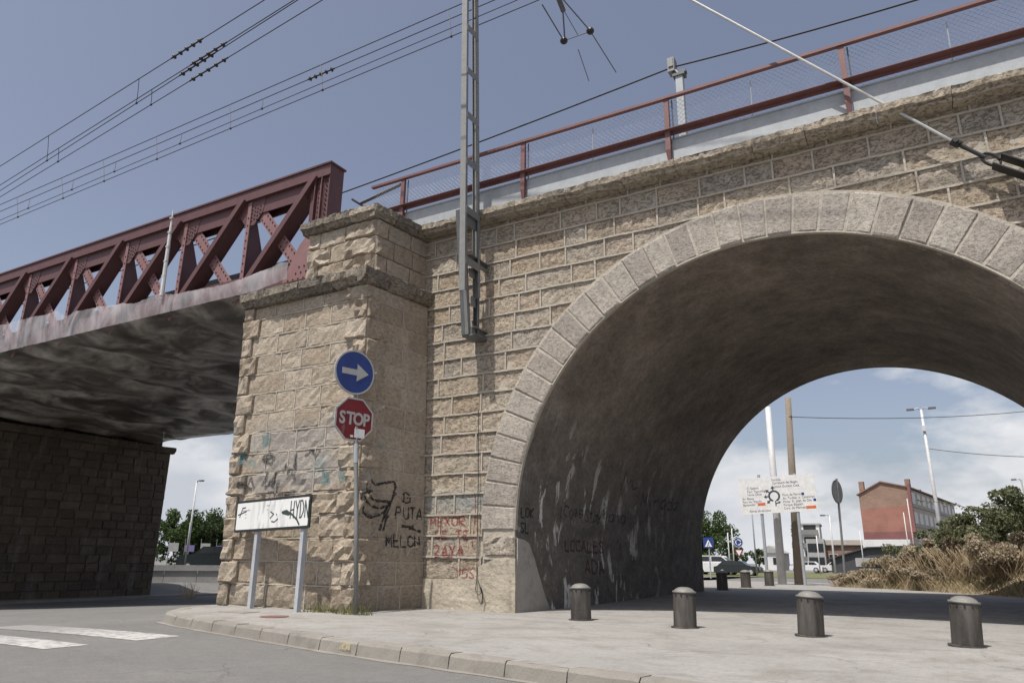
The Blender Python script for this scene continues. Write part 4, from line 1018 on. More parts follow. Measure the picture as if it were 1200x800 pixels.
def insul(w, p, q):
    p = Vector(p) - w.location; q = Vector(q) - w.location; d = (q - p); n = 5; mb = MB()
    mb.tube([p, q], 0.03, 6)
    for k in range(n):
        c = p + d * ((k + 0.5) / n); u = d.normalized() * 0.05; mb.tube([c - u, c, c + u], [0.04, 0.095, 0.04], 8)
    mb.build('insulator', 'porcelain', w)
E1, E2 = Vector((-35.71, 13.99, 18.5)), Vector((-16.69, 12.63, 18.5))
def on(a, b, t): return Vector(a).lerp(Vector(b), t)
lines = {}
for nm, a, b, lab in (('upper', (-35.71, 13.99, 18.5), (-16.69, 12.63, 18.5), 'uppermost overhead wire at the top left, with insulator string'),
                      ('second', (-37.65, 14.94, 18.5), (-15.84, 13.10, 18.5), 'second overhead wire from the top at left, close above its twin'),
                      ('twin', (-38.30, 15.24, 18.5), (-15.75, 13.16, 18.5), 'third overhead wire from the top at left, close below its twin'),
                      ('low', (-38.99, 15.59, 18.5), (-15.04, 13.55, 18.5), 'lowest of the four overhead wires crossing the top left corner')):
    a2, b2 = ext(a, b, 0.35, 0.8); lines[nm] = (wire('overhead_wire', [a2, b2], 0.017, lab, gw), Vector(a), Vector(b))
for nm, t in (('upper', 0.725), ('second', 0.735), ('twin', 0.70), ('low', 0.69)):
    w_, a, b = lines[nm]; insul(w_, a.lerp(b, t), a.lerp(b, t + 0.10))
wu, a, b = lines['upper']; ws, a2, b2 = lines['second']; wt, a3, b3 = lines['twin']; wl, a4, b4 = lines['low']
def at_x(a, b, x): t = (x - a.x) / (b.x - a.x); return a.lerp(b, t)
wdrop(wu, [at_x(a, b, x) for x in (-31.06, -24.03)], [at_x(a3, b3, x) for x in (-33.24, -25.55)])
wdrop(ws, [at_x(a2, b2, x) for x in (-31.68, -24.2)], [at_x(a4, b4, x) for x in (-32.88, -25.13)])
A0, A1 = Vector((-41.05, 16.5, 19)), Vector((-11.39, 16.35, 19)); Bq0, Bq1 = Vector((-41.92, 16.92, 19)), Vector((-10.46, 16.74, 19))
C0, C1 = Vector((-39.47, 16.07, 17.3)), Vector((-8.3, 15.79, 17.3)); D0, D1 = Vector((-38.94, 15.81, 17.3)), Vector((-8.36, 15.47, 17.3))
wa = wire('messenger_wire', ext(A0, A1, 0.4, 0.4), 0.018, 'upper of the two messenger wires running behind the mast', gw)
wb = wire('messenger_wire', ext(Bq0, Bq1, 0.4, 0.4), 0.018, 'lower of the two messenger wires, just under its neighbour, left of the mast', gw)
wc = wire('contact_wire', [ext(C0, C1, 0.4, 0)[0], C1], 0.016, 'lowest contact wire strung under the droppers, passing behind the mast', gw)
wd_ = wire('contact_wire', [ext(D0, D1, 0.4, 0)[0], ext(D0, D1, 0, 0.15)[1]], 0.014, 'upper contact wire lying close above the lowest one', gw)
DA = [(-39.36, -37.76), (-35.27, -33.75), (-31.78, -30.47), (-27.82, -26.67), (-23.01, -22.05), (-17.92, -17.14), (-12.08, -11.51)]
DB = [(-38.93, -36.3), (-34.95, -32.56), (-31.43, -29.26), (-26.61, -24.76), (-21.5, -19.94)]
wdrop(wa, [at_x(A0, A1, x) for x, _ in DA], [at_x(C0, C1, x) for _, x in DA])
wdrop(wb, [at_x(Bq0, Bq1, x) for x, _ in DB], [at_x(D0, D1, x) for _, x in DB])
insul(wb, at_x(Bq0, Bq1, -19.0), at_x(Bq0, Bq1, -17.6))
wf = wire('feeder_cable', [(-40, 17.8, 13.5), (-17.41, 17.8, 14.25), (-4.97, 17.8, 15.02), (1.28, 17.8, 14.67), (12, 17.8, 14.5)], 0.026, 'thick black cable carried by the small clamp post behind the railing', None, 'black', 0.05, 'cable')
# clamp post behind the railing
cp = empty('clamp_post', (-4.72, 17.6, 10.6), 0, 'small pale steel post with a cable clamp behind the railing', 'post')
MB().box(-0.10, 0.10, -0.10, -0.07, 0, 3.85).box(-0.10, -0.07, -0.0695, 0.08, 0, 3.85).box(0.07, 0.10, -0.0695, 0.08, 0, 3.85).build('post_channel', 'galv', cp)
MB().box(-0.17, 0.17, -0.14, 0.12, 3.851, 3.93).box(0.0, 0.20, -0.1, 0.08, 3.931, 4.02).build('head_plate', 'mastdark', cp)
MB().tube([(0, 0, 3.93), (-0.10, 0.02, 4.12), (-0.22, 0.1, 4.2)], 0.05, 6).build('arm', 'black', cp)
MB().box(-0.34, -0.14, 0.0, 0.3, 4.16, 4.62).box(-0.31, -0.17, -0.03, -0.001, 4.3, 4.55).build('clamp', 'mast', cp)
# section insulator hung over the tracks
si = empty('section_insulator', (-7.85, 17.4, 17.0), 0, 'hanging section insulator with rods and two dark round insulators above the railing', 'insulator')
def sl_(x, y, z=17.0): return (x + 7.85, y - 17.4, z - 17.0)
for p, r_ in (([sl_(-8.16, 15.68), sl_(-8.28, 17.40)], 0.022), ([sl_(-7.62, 15.5, 17.1), sl_(-7.37, 17.42)], 0.022), ([sl_(-7.37, 17.45), sl_(-7.42, 19.69)], 0.018), ([sl_(-8.05, 18.0), sl_(-8.41, 19.66)], 0.014), ([sl_(-8.28, 17.43), sl_(-7.37, 17.45)], 0.014), ([sl_(-8.24, 17.42), sl_(-7.72, 16.2, 17.05), sl_(-7.65, 15.4, 17.3)], 0.024), ([sl_(-7.72, 16.2, 17.05), sl_(-7.78, 17.4)], 0.012)):
    MB().tube(p, r_, 6).build('rod', 'mastdark', si)
for x in (-8.28, -7.37): MB().ball(sl_(x, 17.43), 0.125, 12, 8, 1, 1, 0.9).build('round_insulator', 'black', si)
MB().tube([sl_(-7.66, 15.6, 17.2), sl_(-7.75, 16.3, 17.05)], 0.08, 8).build('hanger', 'mastdark', si)
# guy rod with its anchor
gr = empty('guy_rod', (2.31, 15.70, 8.34), 0, 'pale steel guy rod slanting down to a black anchor on the wall above the arch', 'guy rod')
def gl(x, y, z): return (x - 2.31, y - 15.70, z - 8.34)
MB().tube([gl(-8.0, 15.2, 19.5), gl(-3.66, 15.45, 14.95), gl(1.34, 15.77, 9.47)], 0.032, 8).build('rod', 'rod', gr)
MB().tube([gl(1.34, 15.77, 9.47), gl(1.78, 15.75, 9.0)], 0.045, 8).tube([gl(1.28, 15.77, 9.53), gl(1.40, 15.77, 9.41)], 0.085, 8).tube([gl(1.34, 15.62, 9.47), gl(1.34, 15.86, 9.47)], 0.05, 8).build('clamp', 'black', gr)
lk = MB(); cL = Vector(gl(1.86, 15.75, 8.93)); dL = Vector((0.5, 0, -0.55)).normalized(); nL = Vector((0.55, 0, 0.5)).normalized()
ringp = [cL + dL * (0.20 * math.cos(t)) + nL * (0.10 * math.sin(t)) for t in [2 * math.pi * i / 14 for i in range(15)]]
lk.tube(ringp, 0.03, 6).build('link', 'black', gr)
for off in (-0.13, 0.10):
    a = Vector(gl(1.96, 15.72, 8.86)) + nL * off; b = a + Vector((1.6, 0, -1.25)); MB().bar(a, b, 0.3, 0.025, (nL.x, 0, nL.z)).build('anchor_plate', 'black', gr)
MB().box(1.3, 1.65, -0.4, 0.4, -1.7, -0.6).build('wall_plate', 'black', gr)

# ================================================================== TRAFFIC SIGNS, BOARD, BOLLARDS
sg = empty('stop_sign_post', (-11.62, 13.28, 0), 0, 'leaning grey post carrying a blue arrow disc above a red STOP sign', 'traffic sign')
MB().tube([(0.0, 0, -0.1), (-0.20, 0.01, 2.0), (-0.42, 0.025, 4.0), (-0.66, 0.03, 6.2)], 0.055, 12).build('pole', 'mast', sg, smooth=True)
MB().tube([(-0.355, 0.02, 3.40), (-0.405, 0.024, 3.86)], 0.061, 12).build('pole_band', 'galv', sg)
def disc_sign(name, parent, loc, rz, n, r, rot0, mat, border, bmat, edge='sign_edge'):
    e = empty(name, loc, rz, parent=parent)
    pts = [(r * math.cos(rot0 + 2 * math.pi * i / n), r * math.sin(rot0 + 2 * math.pi * i / n)) for i in range(n)]
    MB().prism(pts, 0.0, 0.03).build('backing_plate', edge, e)
    q = [(x * (1 - 0.012), z * (1 - 0.012)) for x, z in pts]
    rb = MB(); inn = [(x * border, z * border) for x, z in pts]; k = len(q)
    rb.v = [(x, -0.002, z) for x, z in q] + [(x, -0.002, z) for x, z in inn] + [(x, -0.006, z) for x, z in q] + [(x, -0.006, z) for x, z in inn]
    rb.f = [(2 * k + i, 2 * k + (i + 1) % k, 3 * k + (i + 1) % k, 3 * k + i) for i in range(k)] + [(i, (i + 1) % k, 2 * k + (i + 1) % k, 2 * k + i) for i in range(k)] + [(k + i, 3 * k + i, 3 * k + (i + 1) % k, k + (i + 1) % k) for i in range(k)]
    rb.build('border', bmat, e)
    MB().prism([(x * 0.999, z * 0.999) for x, z in inn], -0.004, -0.001).build('face', mat, e)
    return e
st = disc_sign('stop_sign', sg, (-12.03 + 11.62, -0.09, 4.45), R(73), 8, 0.572, R(22.5), 'sign_red', 0.92, 'sign_grey')
for i, ch in enumerate('STOP'): text_mesh('letter', ch, 0.42, 'sign_grey', st, (-0.33 + 0.222 * i, -0.006, 0.0), bold=0.013, depth=0.002, sx=0.86)
MB().box(0.03, 0.31, -0.009, -0.0045, -0.44, -0.22).build('sticker', 'sticker', st); MB().box(-0.08, 0.0, -0.009, -0.0045, -0.44, -0.39).build('sticker', 'sticker', st)
MB().prism([(-0.30, -0.36), (-0.33, -0.22), (-0.26, -0.13), (-0.24, -0.22), (-0.26, -0.38)], -0.008, -0.0045).build('scuff_patch', 'cover_red', st)
ar = disc_sign('arrow_sign', sg, (-12.12 + 11.62, -0.09, 5.64), R(73), 40, 0.565, 0, 'sign_blue', 0.925, 'sign_grey')
MB().prism([(-0.36, -0.075), (0.06, -0.075), (0.06, -0.22), (0.39, 0.0), (0.06, 0.22), (0.06, 0.075), (-0.36, 0.075)], -0.009, -0.0045).build('arrow', 'sign_grey', ar)
for z in (4.25, 4.7, 5.45, 5.9): MB().box(-0.105 * z - 0.07, -0.105 * z + 0.075, -0.05, 0.10, z - 0.03, z + 0.03).build('clamp', 'galv', sg)

nb_ = empty('street_name_board', (-14.08, 13.10, 0), R(-7), 'white street name board with scribbled HYDN graffiti on two grey legs before the pier', 'sign board')
M['galvleg'] = painted('pale_blue_grey_leg_paint', (0.40, 0.42, 0.45), 0.55, (0.27, 0.275, 0.28), 0.5)
for s_, tilt in ((-1.0, -0.02), (0.83, -0.01)):
    MB().add([(s_ + a + t, b, z) for z, t in ((-0.1, 0), (1.95, tilt)) for a, b in ((-0.06, 0.02), (0.06, 0.02), (0.06, 0.14), (-0.06, 0.14))], [(3, 2, 1, 0), (4, 5, 6, 7), (0, 1, 5, 4), (1, 2, 6, 5), (2, 3, 7, 6), (3, 0, 4, 7)]).build('leg', 'galvleg', nb_)
pe = empty('board', (-0.42, 0, 2.25), 0, parent=nb_); pe.rotation_euler = (0, R(-1.3), 0)
def rrect(w, h, r, n=4):
    out = []
    for cx, cz, a0 in ((w - r, h - r, 0), (-w + r, h - r, 90), (-w + r, -h + r, 180), (w - r, -h + r, 270)):
        out += [(cx + r * math.cos(R(a0 + 90 * i / n)), cz + r * math.sin(R(a0 + 90 * i / n))) for i in range(n + 1)]
    return out
MB().prism(rrect(1.53, 0.40, 0.06), -0.015, 0.018).build('frame', 'black', pe)
MB().prism(rrect(1.465, 0.335, 0.03), -0.022, -0.0155).build('panel', 'board', pe)

FONT = {'A': '00 26 40|12 32', 'B': '00 06 36 44 33 03|33 41 30 00', 'C': '45 26 05 01 20 41', 'D': '00 06 26 44 42 20 00', 'E': '46 06 00 40|03 33', 'F': '46 06 00|03 33', 'G': '45 26 05 01 20 41 43 23', 'H': '00 06|40 46|03 43', 'I': '20 26', 'K': '00 06|46 03 40',
        'L': '06 00 40', 'M': '00 06 22 46 40', 'N': '00 06 40 46', 'O': '26 05 01 20 41 45 26', 'P': '00 06 36 44 33 03', 'R': '00 06 36 44 33 03 40', 'S': '45 26 05 14 32 41 20 01', 'T': '06 46|26 20', 'U': '06 01 20 41 46', 'V': '06 20 46', 'X': '00 46|06 40', 'Y': '06 23 46|23 20', '2': '05 26 45 33 00 40', '-': '13 33', '(': '36 14 12 30',
        'o': '24 03 01 20 41 43 24', 'm': '00 04 24 20 24 44 40', 'e': '02 42 44 04 01 20 40', 't': '26 20 30|04 44', 'a': '44 14 03 01 20 42 44 40', 'y': '04 22 44|22 00', 'n': '00 04 34 42 40', 'i': '20 24', 'r': '00 04 02 34', 'd': '46 40 10 02 14 44'}
def strokes(txt, a0, z0, h, adv=None, slope=0.0, wob=0.05, sgn=1):
    out = []; adv = adv or h * 0.82; a = a0
    for ch in txt:
        for pl_ in FONT.get(ch, '').split('|'):
            if not pl_: continue
            out.append([(a + sgn * (int(p[0]) / 4 * adv * 0.74 + rng.uniform(-1, 1) * wob * h), z0 + int(p[1]) / 6 * h + slope * abs(a - a0) + rng.uniform(-1, 1) * wob * h) for p in pl_.split()])
        a += sgn * adv
    return out
# lettering and marks on the board
def flat_strokes(lst, w_, name, mat, parent, y=-0.0245):
    mb = MB()
    for pts in lst:
        for (x0, z0), (x1, z1) in zip(pts, pts[1:]):
            d = Vector((x1 - x0, 0, z1 - z0)); L = d.length
            if L < 1e-4: continue
            d /= L; n = Vector((-d.z, 0, d.x)) * w_ / 2; e = d * w_ * 0.3
            a = Vector((x0, y, z0)) - e; b = Vector((x1, y, z1)) + e; y -= 0.00002
            mb.add([a - n, b - n, b + n, a + n], [(0, 1, 2, 3)])
    return mb.build(name, mat, parent, recalc=False)
flat_strokes(strokes('HYDN', 0.78, -0.14, 0.40, 0.185, wob=0.03), 0.036, 'graffiti_lettering', 'marker', pe)
flat_strokes([[(0.5, 0.03), (0.62, 0.05), (0.85, -0.05), (1.05, -0.18), (1.15, -0.30)], [(0.45, 0.02), (0.6, 0.03), (0.8, -0.05)], [(0.48, 0.0), (0.58, -0.02), (0.72, -0.05)]], 0.05, 'graffiti_stroke', 'marker', pe)
flat_strokes([[(-1.33, -0.02), (-1.22, 0.22)], [(-1.40, 0.04), (-1.05, 0.12)], [(-1.24, 0.2), (-1.1, 0.22)]], 0.03, 'graffiti_lettering', 'black', pe)
flat_strokes([[(-0.02, 0.06), (0.12, -0.01), (-0.02, -0.10)], [(0.22, -0.01), (0.24, -0.03)], [(0.05, -0.18), (0.16, -0.2), (0.30, -0.13)]], 0.028, 'graffiti_smile', 'black', pe, -0.0255)
flat_strokes([[(-1.22, 0.14), (-0.9, 0.15)], [(-0.2, 0.22), (-0.08, 0.22)], [(-0.19, 0.12), (-0.15, 0.12)], [(-1.08, -0.04), (-1.04, -0.04)], [(-1.1, 0.05), (-1.05, 0.05)]], 0.02, 'faded_lettering', 'sign_grey', pe, -0.0265)

def make_bollard():
    b = empty('bollard', (0, 0, 0))
    MB().lathe([(0.27, 0.0), (0.27, 0.022), (0.24, 0.024)], 28).build('base_plate', 'bollard', b)
    body = MB()
    prof = [(0.218, 0.02), (0.218, 0.10), (0.215, 0.55), (0.213, 0.64)]
    n = 32; vv = []
    for r_, z in prof:
        for k in range(n):
            rr = r_ * (1 - 0.018 * (1 if k % 4 == 0 else 0)); vv.append((rr * math.cos(2 * math.pi * k / n), rr * math.sin(2 * math.pi * k / n), z))
    body.add(vv, [(i * n + k, i * n + (k + 1) % n, (i + 1) * n + (k + 1) % n, (i + 1) * n + k) for i in range(3) for k in range(n)]); body.build('shaft', 'bollard', b)
    c = MB().lathe([(0.225, 0.64), (0.228, 0.668), (0.19, 0.675), (0.17, 0.705), (0.11, 0.735), (0.05, 0.745), (0.001, 0.747)], 28).build('dome_cap', 'bollardcap', b)
    for p in c.data.polygons: p.use_smooth = True
    for k in range(12):
        a = 2 * math.pi * k / 12; MB().box(-0.014, 0.014, -0.014, 0.014, -0.014, 0.014).build('vent_slot', 'black', b, loc=(0.213 * math.cos(a), 0.213 * math.sin(a), 0.60))
    return b
b0 = make_bollard()
BS = [(-6.92, 15.07, 0, 'cast iron bollard nearest the left foot of the arch, leftmost of the four in front', 0, 1.2), (-4.51, 14.59, 0, 'cast iron bollard second from the left of the four before the arch', 0.5, -1.5),
      (-2.19, 14.27, 0, 'slightly tilted cast iron bollard third from the left before the arch', 1.1, -3), (0.12, 14.0, 0, 'tilted cast iron bollard rightmost of the four before the arch', 2.0, -4),
      (-7.78, 30.3, 0.17, 'dark shaded bollard just outside the far left foot of the arch', 0.3, 0), (-7.74, 34.2, 0.17, 'small bollard beyond the tunnel, middle one of the far row of three', 1.7, 0), (-7.45, 37.8, 0.17, 'small bollard beyond the tunnel beside the white pole', 2.6, 0)]
for i, (x, y, z, lab, rz, tl) in enumerate(BS):
    o = b0 if i == 0 else copy_tree(b0); o.location = (x, y, z - 0.004); o.rotation_euler = (0, R(tl) * -1, rz if tl == 0 else 0)
    tag(o, lab, 'bollard', 'bollards barring the arch')

# ================================================================== SPRAY PAINT ON THE STONE
bpy.context.view_layer.update()
bv, bf = [], []
for o in SURF:
    mw = o.matrix_world; k = len(bv); bv += [mw @ v.co for v in o.data.vertices]; bf += [tuple(i + k for i in p.vertices) for p in o.data.polygons]
TREE = BVHTree.FromPolygons(bv, bf)
def spray(name, lst, face, wd, mat, parent, step=0.06):
    """ribbons of paint that follow the relief of the stones; face: ('y', y) facing -Y or ('x', x) facing +X"""
    mb = MB()
    inv = parent.matrix_world.inverted()
    def hit(a, z):
        o, d = (Vector((a, face[1] - 1.2, z)), Vector((0, 1, 0))) if face[0] == 'y' else (Vector((face[1] + 1.6, a, z)), Vector((-1, 0, 0)))
        h = TREE.ray_cast(o, d, 3.0)
        p = h[0] if h[0] is not None else o + d * (1.2 if face[0] == 'y' else 1.6)
        return inv @ (p - d * 0.007)
    for pts in lst:
        q = []
        for (a0, z0), (a1, z1) in zip(pts, pts[1:]):
            n = max(1, int(math.hypot(a1 - a0, z1 - z0) / step))
            q += [(a0 + (a1 - a0) * i / n, z0 + (z1 - z0) * i / n) for i in range(n)]
        q.append(pts[-1]); k = len(mb.v)
        for i, (a, z) in enumerate(q):
            a0, z0 = q[max(i - 1, 0)]; a1, z1 = q[min(i + 1, len(q) - 1)]; L = math.hypot(a1 - a0, z1 - z0) or 1; nx_, nz_ = -(z1 - z0) / L, (a1 - a0) / L
            ww = wd * (0.5 + 0.12 * math.sin(i * 1.3))
            for s_ in (-1, 0, 1): mb.v.append(tuple(hit(a + nx_ * ww * s_, z + nz_ * ww * s_)))
        for i in range(len(q) - 1):
            for e in (0, 1): mb.f.append((k + 3 * i + e, k + 3 * i + e + 1, k + 3 * i + e + 4, k + 3 * i + e + 3))
    return mb.build(name, mat, parent, recalc=False)
SIDE = ('x', -11.95)
blob = [[(14.0, 3.11), (13.92, 2.92), (13.97, 2.73), (14.16, 2.59), (14.47, 2.59), (14.76, 2.59)], [(14.0, 3.11), (14.22, 2.97), (14.53, 3.05), (14.86, 3.11), (14.94, 2.99), (14.82, 2.69), (14.7, 2.41), (14.54, 1.87)],
        [(13.82, 2.59), (14.07, 2.46), (14.38, 2.41), (14.67, 2.5), (14.56, 2.33), (14.13, 2.17), (13.91, 2.21), (13.79, 2.48), (13.85, 2.61)], [(14.76, 2.59), (14.67, 2.5), (14.54, 2.18), (14.42, 1.87)], [(15.18, 2.01), (15.44, 2.01), (15.68, 1.94), (15.9, 1.9)], [(15.44, 1.95), (15.63, 2.04)]]
spray('graffiti_drawing', blob, SIDE, 0.065, 'spray_black', pier)
for _a, _z, _w in ((13.72, 2.52, 0.2), (15.18, 2.6, 0.36)): spray('graffiti_lettering', strokes('G', _a, _z, 0.26, _w), SIDE, 0.05, 'spray_black', pier)
spray('graffiti_lettering', strokes('PUTA', 14.98, 2.2, 0.29, 0.25), SIDE, 0.05, 'spray_black', pier)
spray('graffiti_lettering', strokes('MELON', 14.66, 1.5, 0.28, 0.25), SIDE, 0.05, 'spray_black', pier)
spray('graffiti_scratch', [[(15.39, 1.28), (15.5, 1.44), (15.62, 1.50), (15.87, 1.53)]], SIDE, 0.05, 'render', pier)
FRONT = ('y', 13.62)
scr = [[(-16.41, 3.0), (-16.31, 3.18), (-16.14, 3.05), (-16.04, 3.27), (-15.86, 2.98)], [(-15.55, 3.03), (-15.38, 3.36), (-15.41, 2.96), (-14.99, 3.37), (-15.2, 3.01), (-15.06, 2.95), (-14.86, 3.09)], [(-14.81, 3.33), (-14.76, 3.57), (-14.63, 3.29), (-14.56, 3.5), (-14.45, 3.28), (-14.41, 3.83), (-14.36, 3.13)], [(-15.69, 2.76), (-15.17, 2.86), (-14.73, 2.79), (-14.32, 2.86)], [(-15.67, 3.78), (-15.38, 3.89), (-15.18, 3.75), (-15.29, 3.6), (-15.57, 3.68), (-15.67, 3.78)], [(-15.6, 3.7), (-15.25, 3.78)], [(-14.1, 3.72), (-13.87, 3.89), (-13.68, 3.7), (-13.54, 3.87)], [(-16.3, 3.1), (-15.95, 2.95)]]
spray('graffiti_scribble', scr, FRONT, 0.085, 'spray_faint', pier)
for _l in ([[(-15.75, 4.32), (-15.5, 4.42), (-15.48, 4.2), (-15.66, 4.1), (-15.6, 4.3)], [(-16.55, 3.95), (-16.3, 3.85), (-16.5, 3.72), (-16.25, 3.98)], [(-13.45, 3.3), (-13.2, 3.2), (-13.4, 3.05), (-13.2, 3.02), (-13.35, 3.25)], [(-12.85, 3.25), (-12.6, 3.15), (-12.8, 3.05)], [(-16.2, 3.7), (-15.9, 3.62)]]): spray('graffiti_scribble', [_l], FRONT, 0.17, 'spray_teal', pier)
WALLF = ('y', 16.0)
spray('graffiti_lettering', strokes('MEXOR', -11.68, 2.05, 0.22, 0.225), WALLF, 0.042, 'spray_red', via)
for _t, _a in (('CE', -11.52), ('TE', -10.86)): spray('graffiti_lettering', strokes(_t, _a, 1.72, 0.2, 0.22), WALLF, 0.04, 'spray_red', via)
spray('graffiti_lettering', strokes('2AYA', -11.56, 1.30, 0.26, 0.25, wob=0.07) + [[(-11.5, 1.26), (-11.2, 1.3), (-10.9, 1.24)]], WALLF, 0.05, 'spray_red', via)
spray('graffiti_lettering', strokes('YOS', -10.85, 0.76, 0.24, 0.22), WALLF, 0.04, 'spray_red', via)
spray('graffiti_stroke', [[(-10.31, 2.85), (-10.30, 2.3), (-10.33, 1.9), (-10.36, 1.5)]], WALLF, 0.03, 'spray_red', via)
VF = ('x', -8.95)
spray('graffiti_lettering', strokes('LOK', 16.25, 2.24, 0.24, 0.2), VF, 0.05, 'spray_black', via)
spray('graffiti_lettering', strokes('SL', 16.25, 1.86, 0.26, 0.2), VF, 0.05, 'spray_black', via)
for _t, _a, _z, _h, _w in (('(', 18.05, 2.2, 0.6, 0.3), ('Come', 18.35, 2.36, 0.32, 0.27), ('Stay-', 19.52, 2.28, 0.34, 0.24), ('ana', 20.9, 2.32, 0.34, 0.4)): spray('graffiti_lettering', strokes(_t, _a, _z, _h, _w, wob=0.12), VF, 0.05, 'spray_faint', via)
for _t, _a, _z, _h, _w in (('LOCALES', 18.4, 1.46, 0.30, 0.32), ('ADA', 19.5, 0.86, 0.36, 0.4)): spray('graffiti_lettering', strokes(_t, _a, _z, _h, _w, wob=0.08), VF, 0.06, 'spray_darkred', via)
spray('graffiti_lettering', strokes('Mirada', 23.0, 2.95, 0.4, 0.5, wob=0.1), VF, 0.07, 'spray_faint', via)
spray('graffiti_scribble', [[(21.4, 3.3), (21.5, 3.9), (21.8, 3.5), (22.0, 3.7), (22.2, 3.4), (22.6, 3.5)]], VF, 0.05, 'spray_faint', via)
# loose cable hanging down the wall below the mast
MB().tube([(-10.21, -0.09, 5.02), (-10.17, -0.08, 3.2), (-10.15, -0.07, 0.75), (-10.17, -0.09, 0.5), (-10.06, -0.12, 0.38), (-9.98, -0.12, 0.44), (-10.0, -0.13, 0.56), (-10.1, -0.10, 0.72)], 0.011, 5).build('cable_tmp', 'black')
_c = bpy.data.objects['cable_tmp']; _c.name = 'hanging_cable'; _c.location = (0, YW, 0); tag(_c, 'thin black cable hanging down the wall and curling near the ground', 'cable')
MB().tube([(-9.98, -0.13, 0.55), (-9.93, -0.12, 0.40), (-9.97, -0.10, 0.18)], 0.016, 5).build('cable_end', 'black', _c)

# ================================================================== VEGETATION
def quads_obj(name, P, mat, parent=None, kind=None, loc=(0, 0, 0)):
    n = len(P); me = bpy.data.meshes.new(name)
    me.vertices.add(n * 4); me.vertices.foreach_set('co', (P - np.array(loc)).reshape(-1).astype(np.float32))
    me.loops.add(n * 4); me.loops.foreach_set('vertex_index', np.arange(n * 4, dtype=np.int32))
    me.polygons.add(n); me.polygons.foreach_set('loop_start', np.arange(0, n * 4, 4, dtype=np.int32)); me.polygons.foreach_set('loop_total', np.full(n, 4, dtype=np.int32))
    me.update(); me.validate(); me.materials.append(M[mat])
    o = bpy.data.objects.new(name, me); col.objects.link(o); o.location = loc
    if parent: o.parent = parent; o.location = (0, 0, 0)
    if kind: o['kind'] = kind
    return o
def leaves(centers, size, rs):
    n = len(centers); d = rs.normal(size=(n, 3)); d /= np.linalg.norm(d, axis=1)[:, None]; e = rs.normal(size=(n, 3)); e -= d * (e * d).sum(1)[:, None]; e /= np.linalg.norm(e, axis=1)[:, None]
    s = size * rs.uniform(0.6, 1.4, (n, 1)); w_ = s * 0.5
    return np.stack([centers - d * s, centers + e * w_, centers + d * s, centers - e * w_], 1)
def crown_points(c, r, n, clumps, rs, flat=1.0):
    cc_ = rs.normal(size=(clumps, 3)); cc_ /= np.linalg.norm(cc_, axis=1)[:, None]; cc_ *= rs.uniform(0.35, 0.95, (clumps, 1)); cr_ = rs.uniform(0.16, 0.34, clumps)
    idx = rs.randint(0, clumps, n); d = rs.normal(size=(n, 3)); d /= np.linalg.norm(d, axis=1)[:, None]
    p = cc_[idx] + d * (cr_[idx] * rs.uniform(0.3, 1.0, n) ** 0.5)[:, None]
    return np.array(c) + p * np.array(r)
def tree(loc, h, r, label, mat='leaf', n=3500, seed=1, clumps=26, size=0.16, group=None, trunk_r=0.16):
    rs = np.random.RandomState(seed); t = empty('tree', loc, 0, label, 'tree', group)
    ch = h - r[2]
    tr = MB().tube([(0, 0, -0.3), (0.05, 0.02, ch * 0.5), (0.0, 0.05, ch)], [trunk_r, trunk_r * 0.8, trunk_r * 0.45], 8)
    for k in range(6):
        a = k * 1.05 + seed; tr.tube([(0, 0, ch * (0.5 + 0.06 * k)), (math.cos(a) * r[0] * 0.35, math.sin(a) * r[1] * 0.35, ch * 0.8 + 0.1 * k), (math.cos(a) * r[0] * 0.65, math.sin(a) * r[1] * 0.65, ch + r[2] * 0.2)], [trunk_r * 0.5, trunk_r * 0.3, trunk_r * 0.1], 6)
    tr.build('trunk', 'bark', t)
    P = leaves(crown_points((0, 0, h - r[2]), r, n, clumps, rs), size, rs)
    quads_obj('crown', P, mat, t)
    return t
tree((-25.4, 92, 0.05), 8.4, (3.9, 3.5, 3.9), 'large leafy tree just beyond the left side of the tunnel mouth', 'leaf', 9000, 3, 40, 0.15, 'trees beyond the arch', 0.25)
tree((-28.0, 118, 0.05), 4.3, (2.2, 2.0, 1.9), 'low round tree behind the yield sign, left of the thin lamp post', 'leaf', 3000, 7, 24, 0.13, 'trees beyond the arch')
tree((-25.2, 121, 0.05), 3.9, (1.5, 1.5, 1.6), 'small round tree beside the thin lamp post in the distance', 'leaf', 2200, 9, 18, 0.13, 'trees beyond the arch')
tree((-31.5, 112, 0.05), 6.0, (2.6, 2.4, 2.7), 'taller tree in the row behind the large tree seen through the arch', 'leaf_dark', 3500, 12, 26, 0.14, 'trees beyond the arch')
tree((-21.9, 138, 0.05), 9.0, (0.9, 0.9, 4.3), 'thin dark cypress far behind the direction board', 'leaf_dark', 2200, 14, 30, 0.13, 'trees beyond the arch', 0.1)
for i, (x, y, h, r, lab, mt) in enumerate(((-78.5, 58.0, 6.6, (3.6, 3.2, 3.3), 'bushy tree beside the dark abutment seen under the bridge', 'leaf'), (-74.5, 61.0, 6.4, (3.6, 3.0, 3.2), 'bushy tree in the middle of the gap under the bridge', 'leaf_dark'),
                                            (-75.0, 66.0, 8.4, (2.6, 2.4, 1.9), 'taller tree rising beside the pier edge behind the parked car', 'leaf_dark'), (-82.0, 64, 7.2, (3.6, 3.2, 3.5), 'farthest tree behind the lamp post under the bridge', 'leaf'))):
    tree((x, y, 0.3), h, r, lab, mt, 9000, 30 + i, 44, 0.17, 'trees in the gap under the bridge')

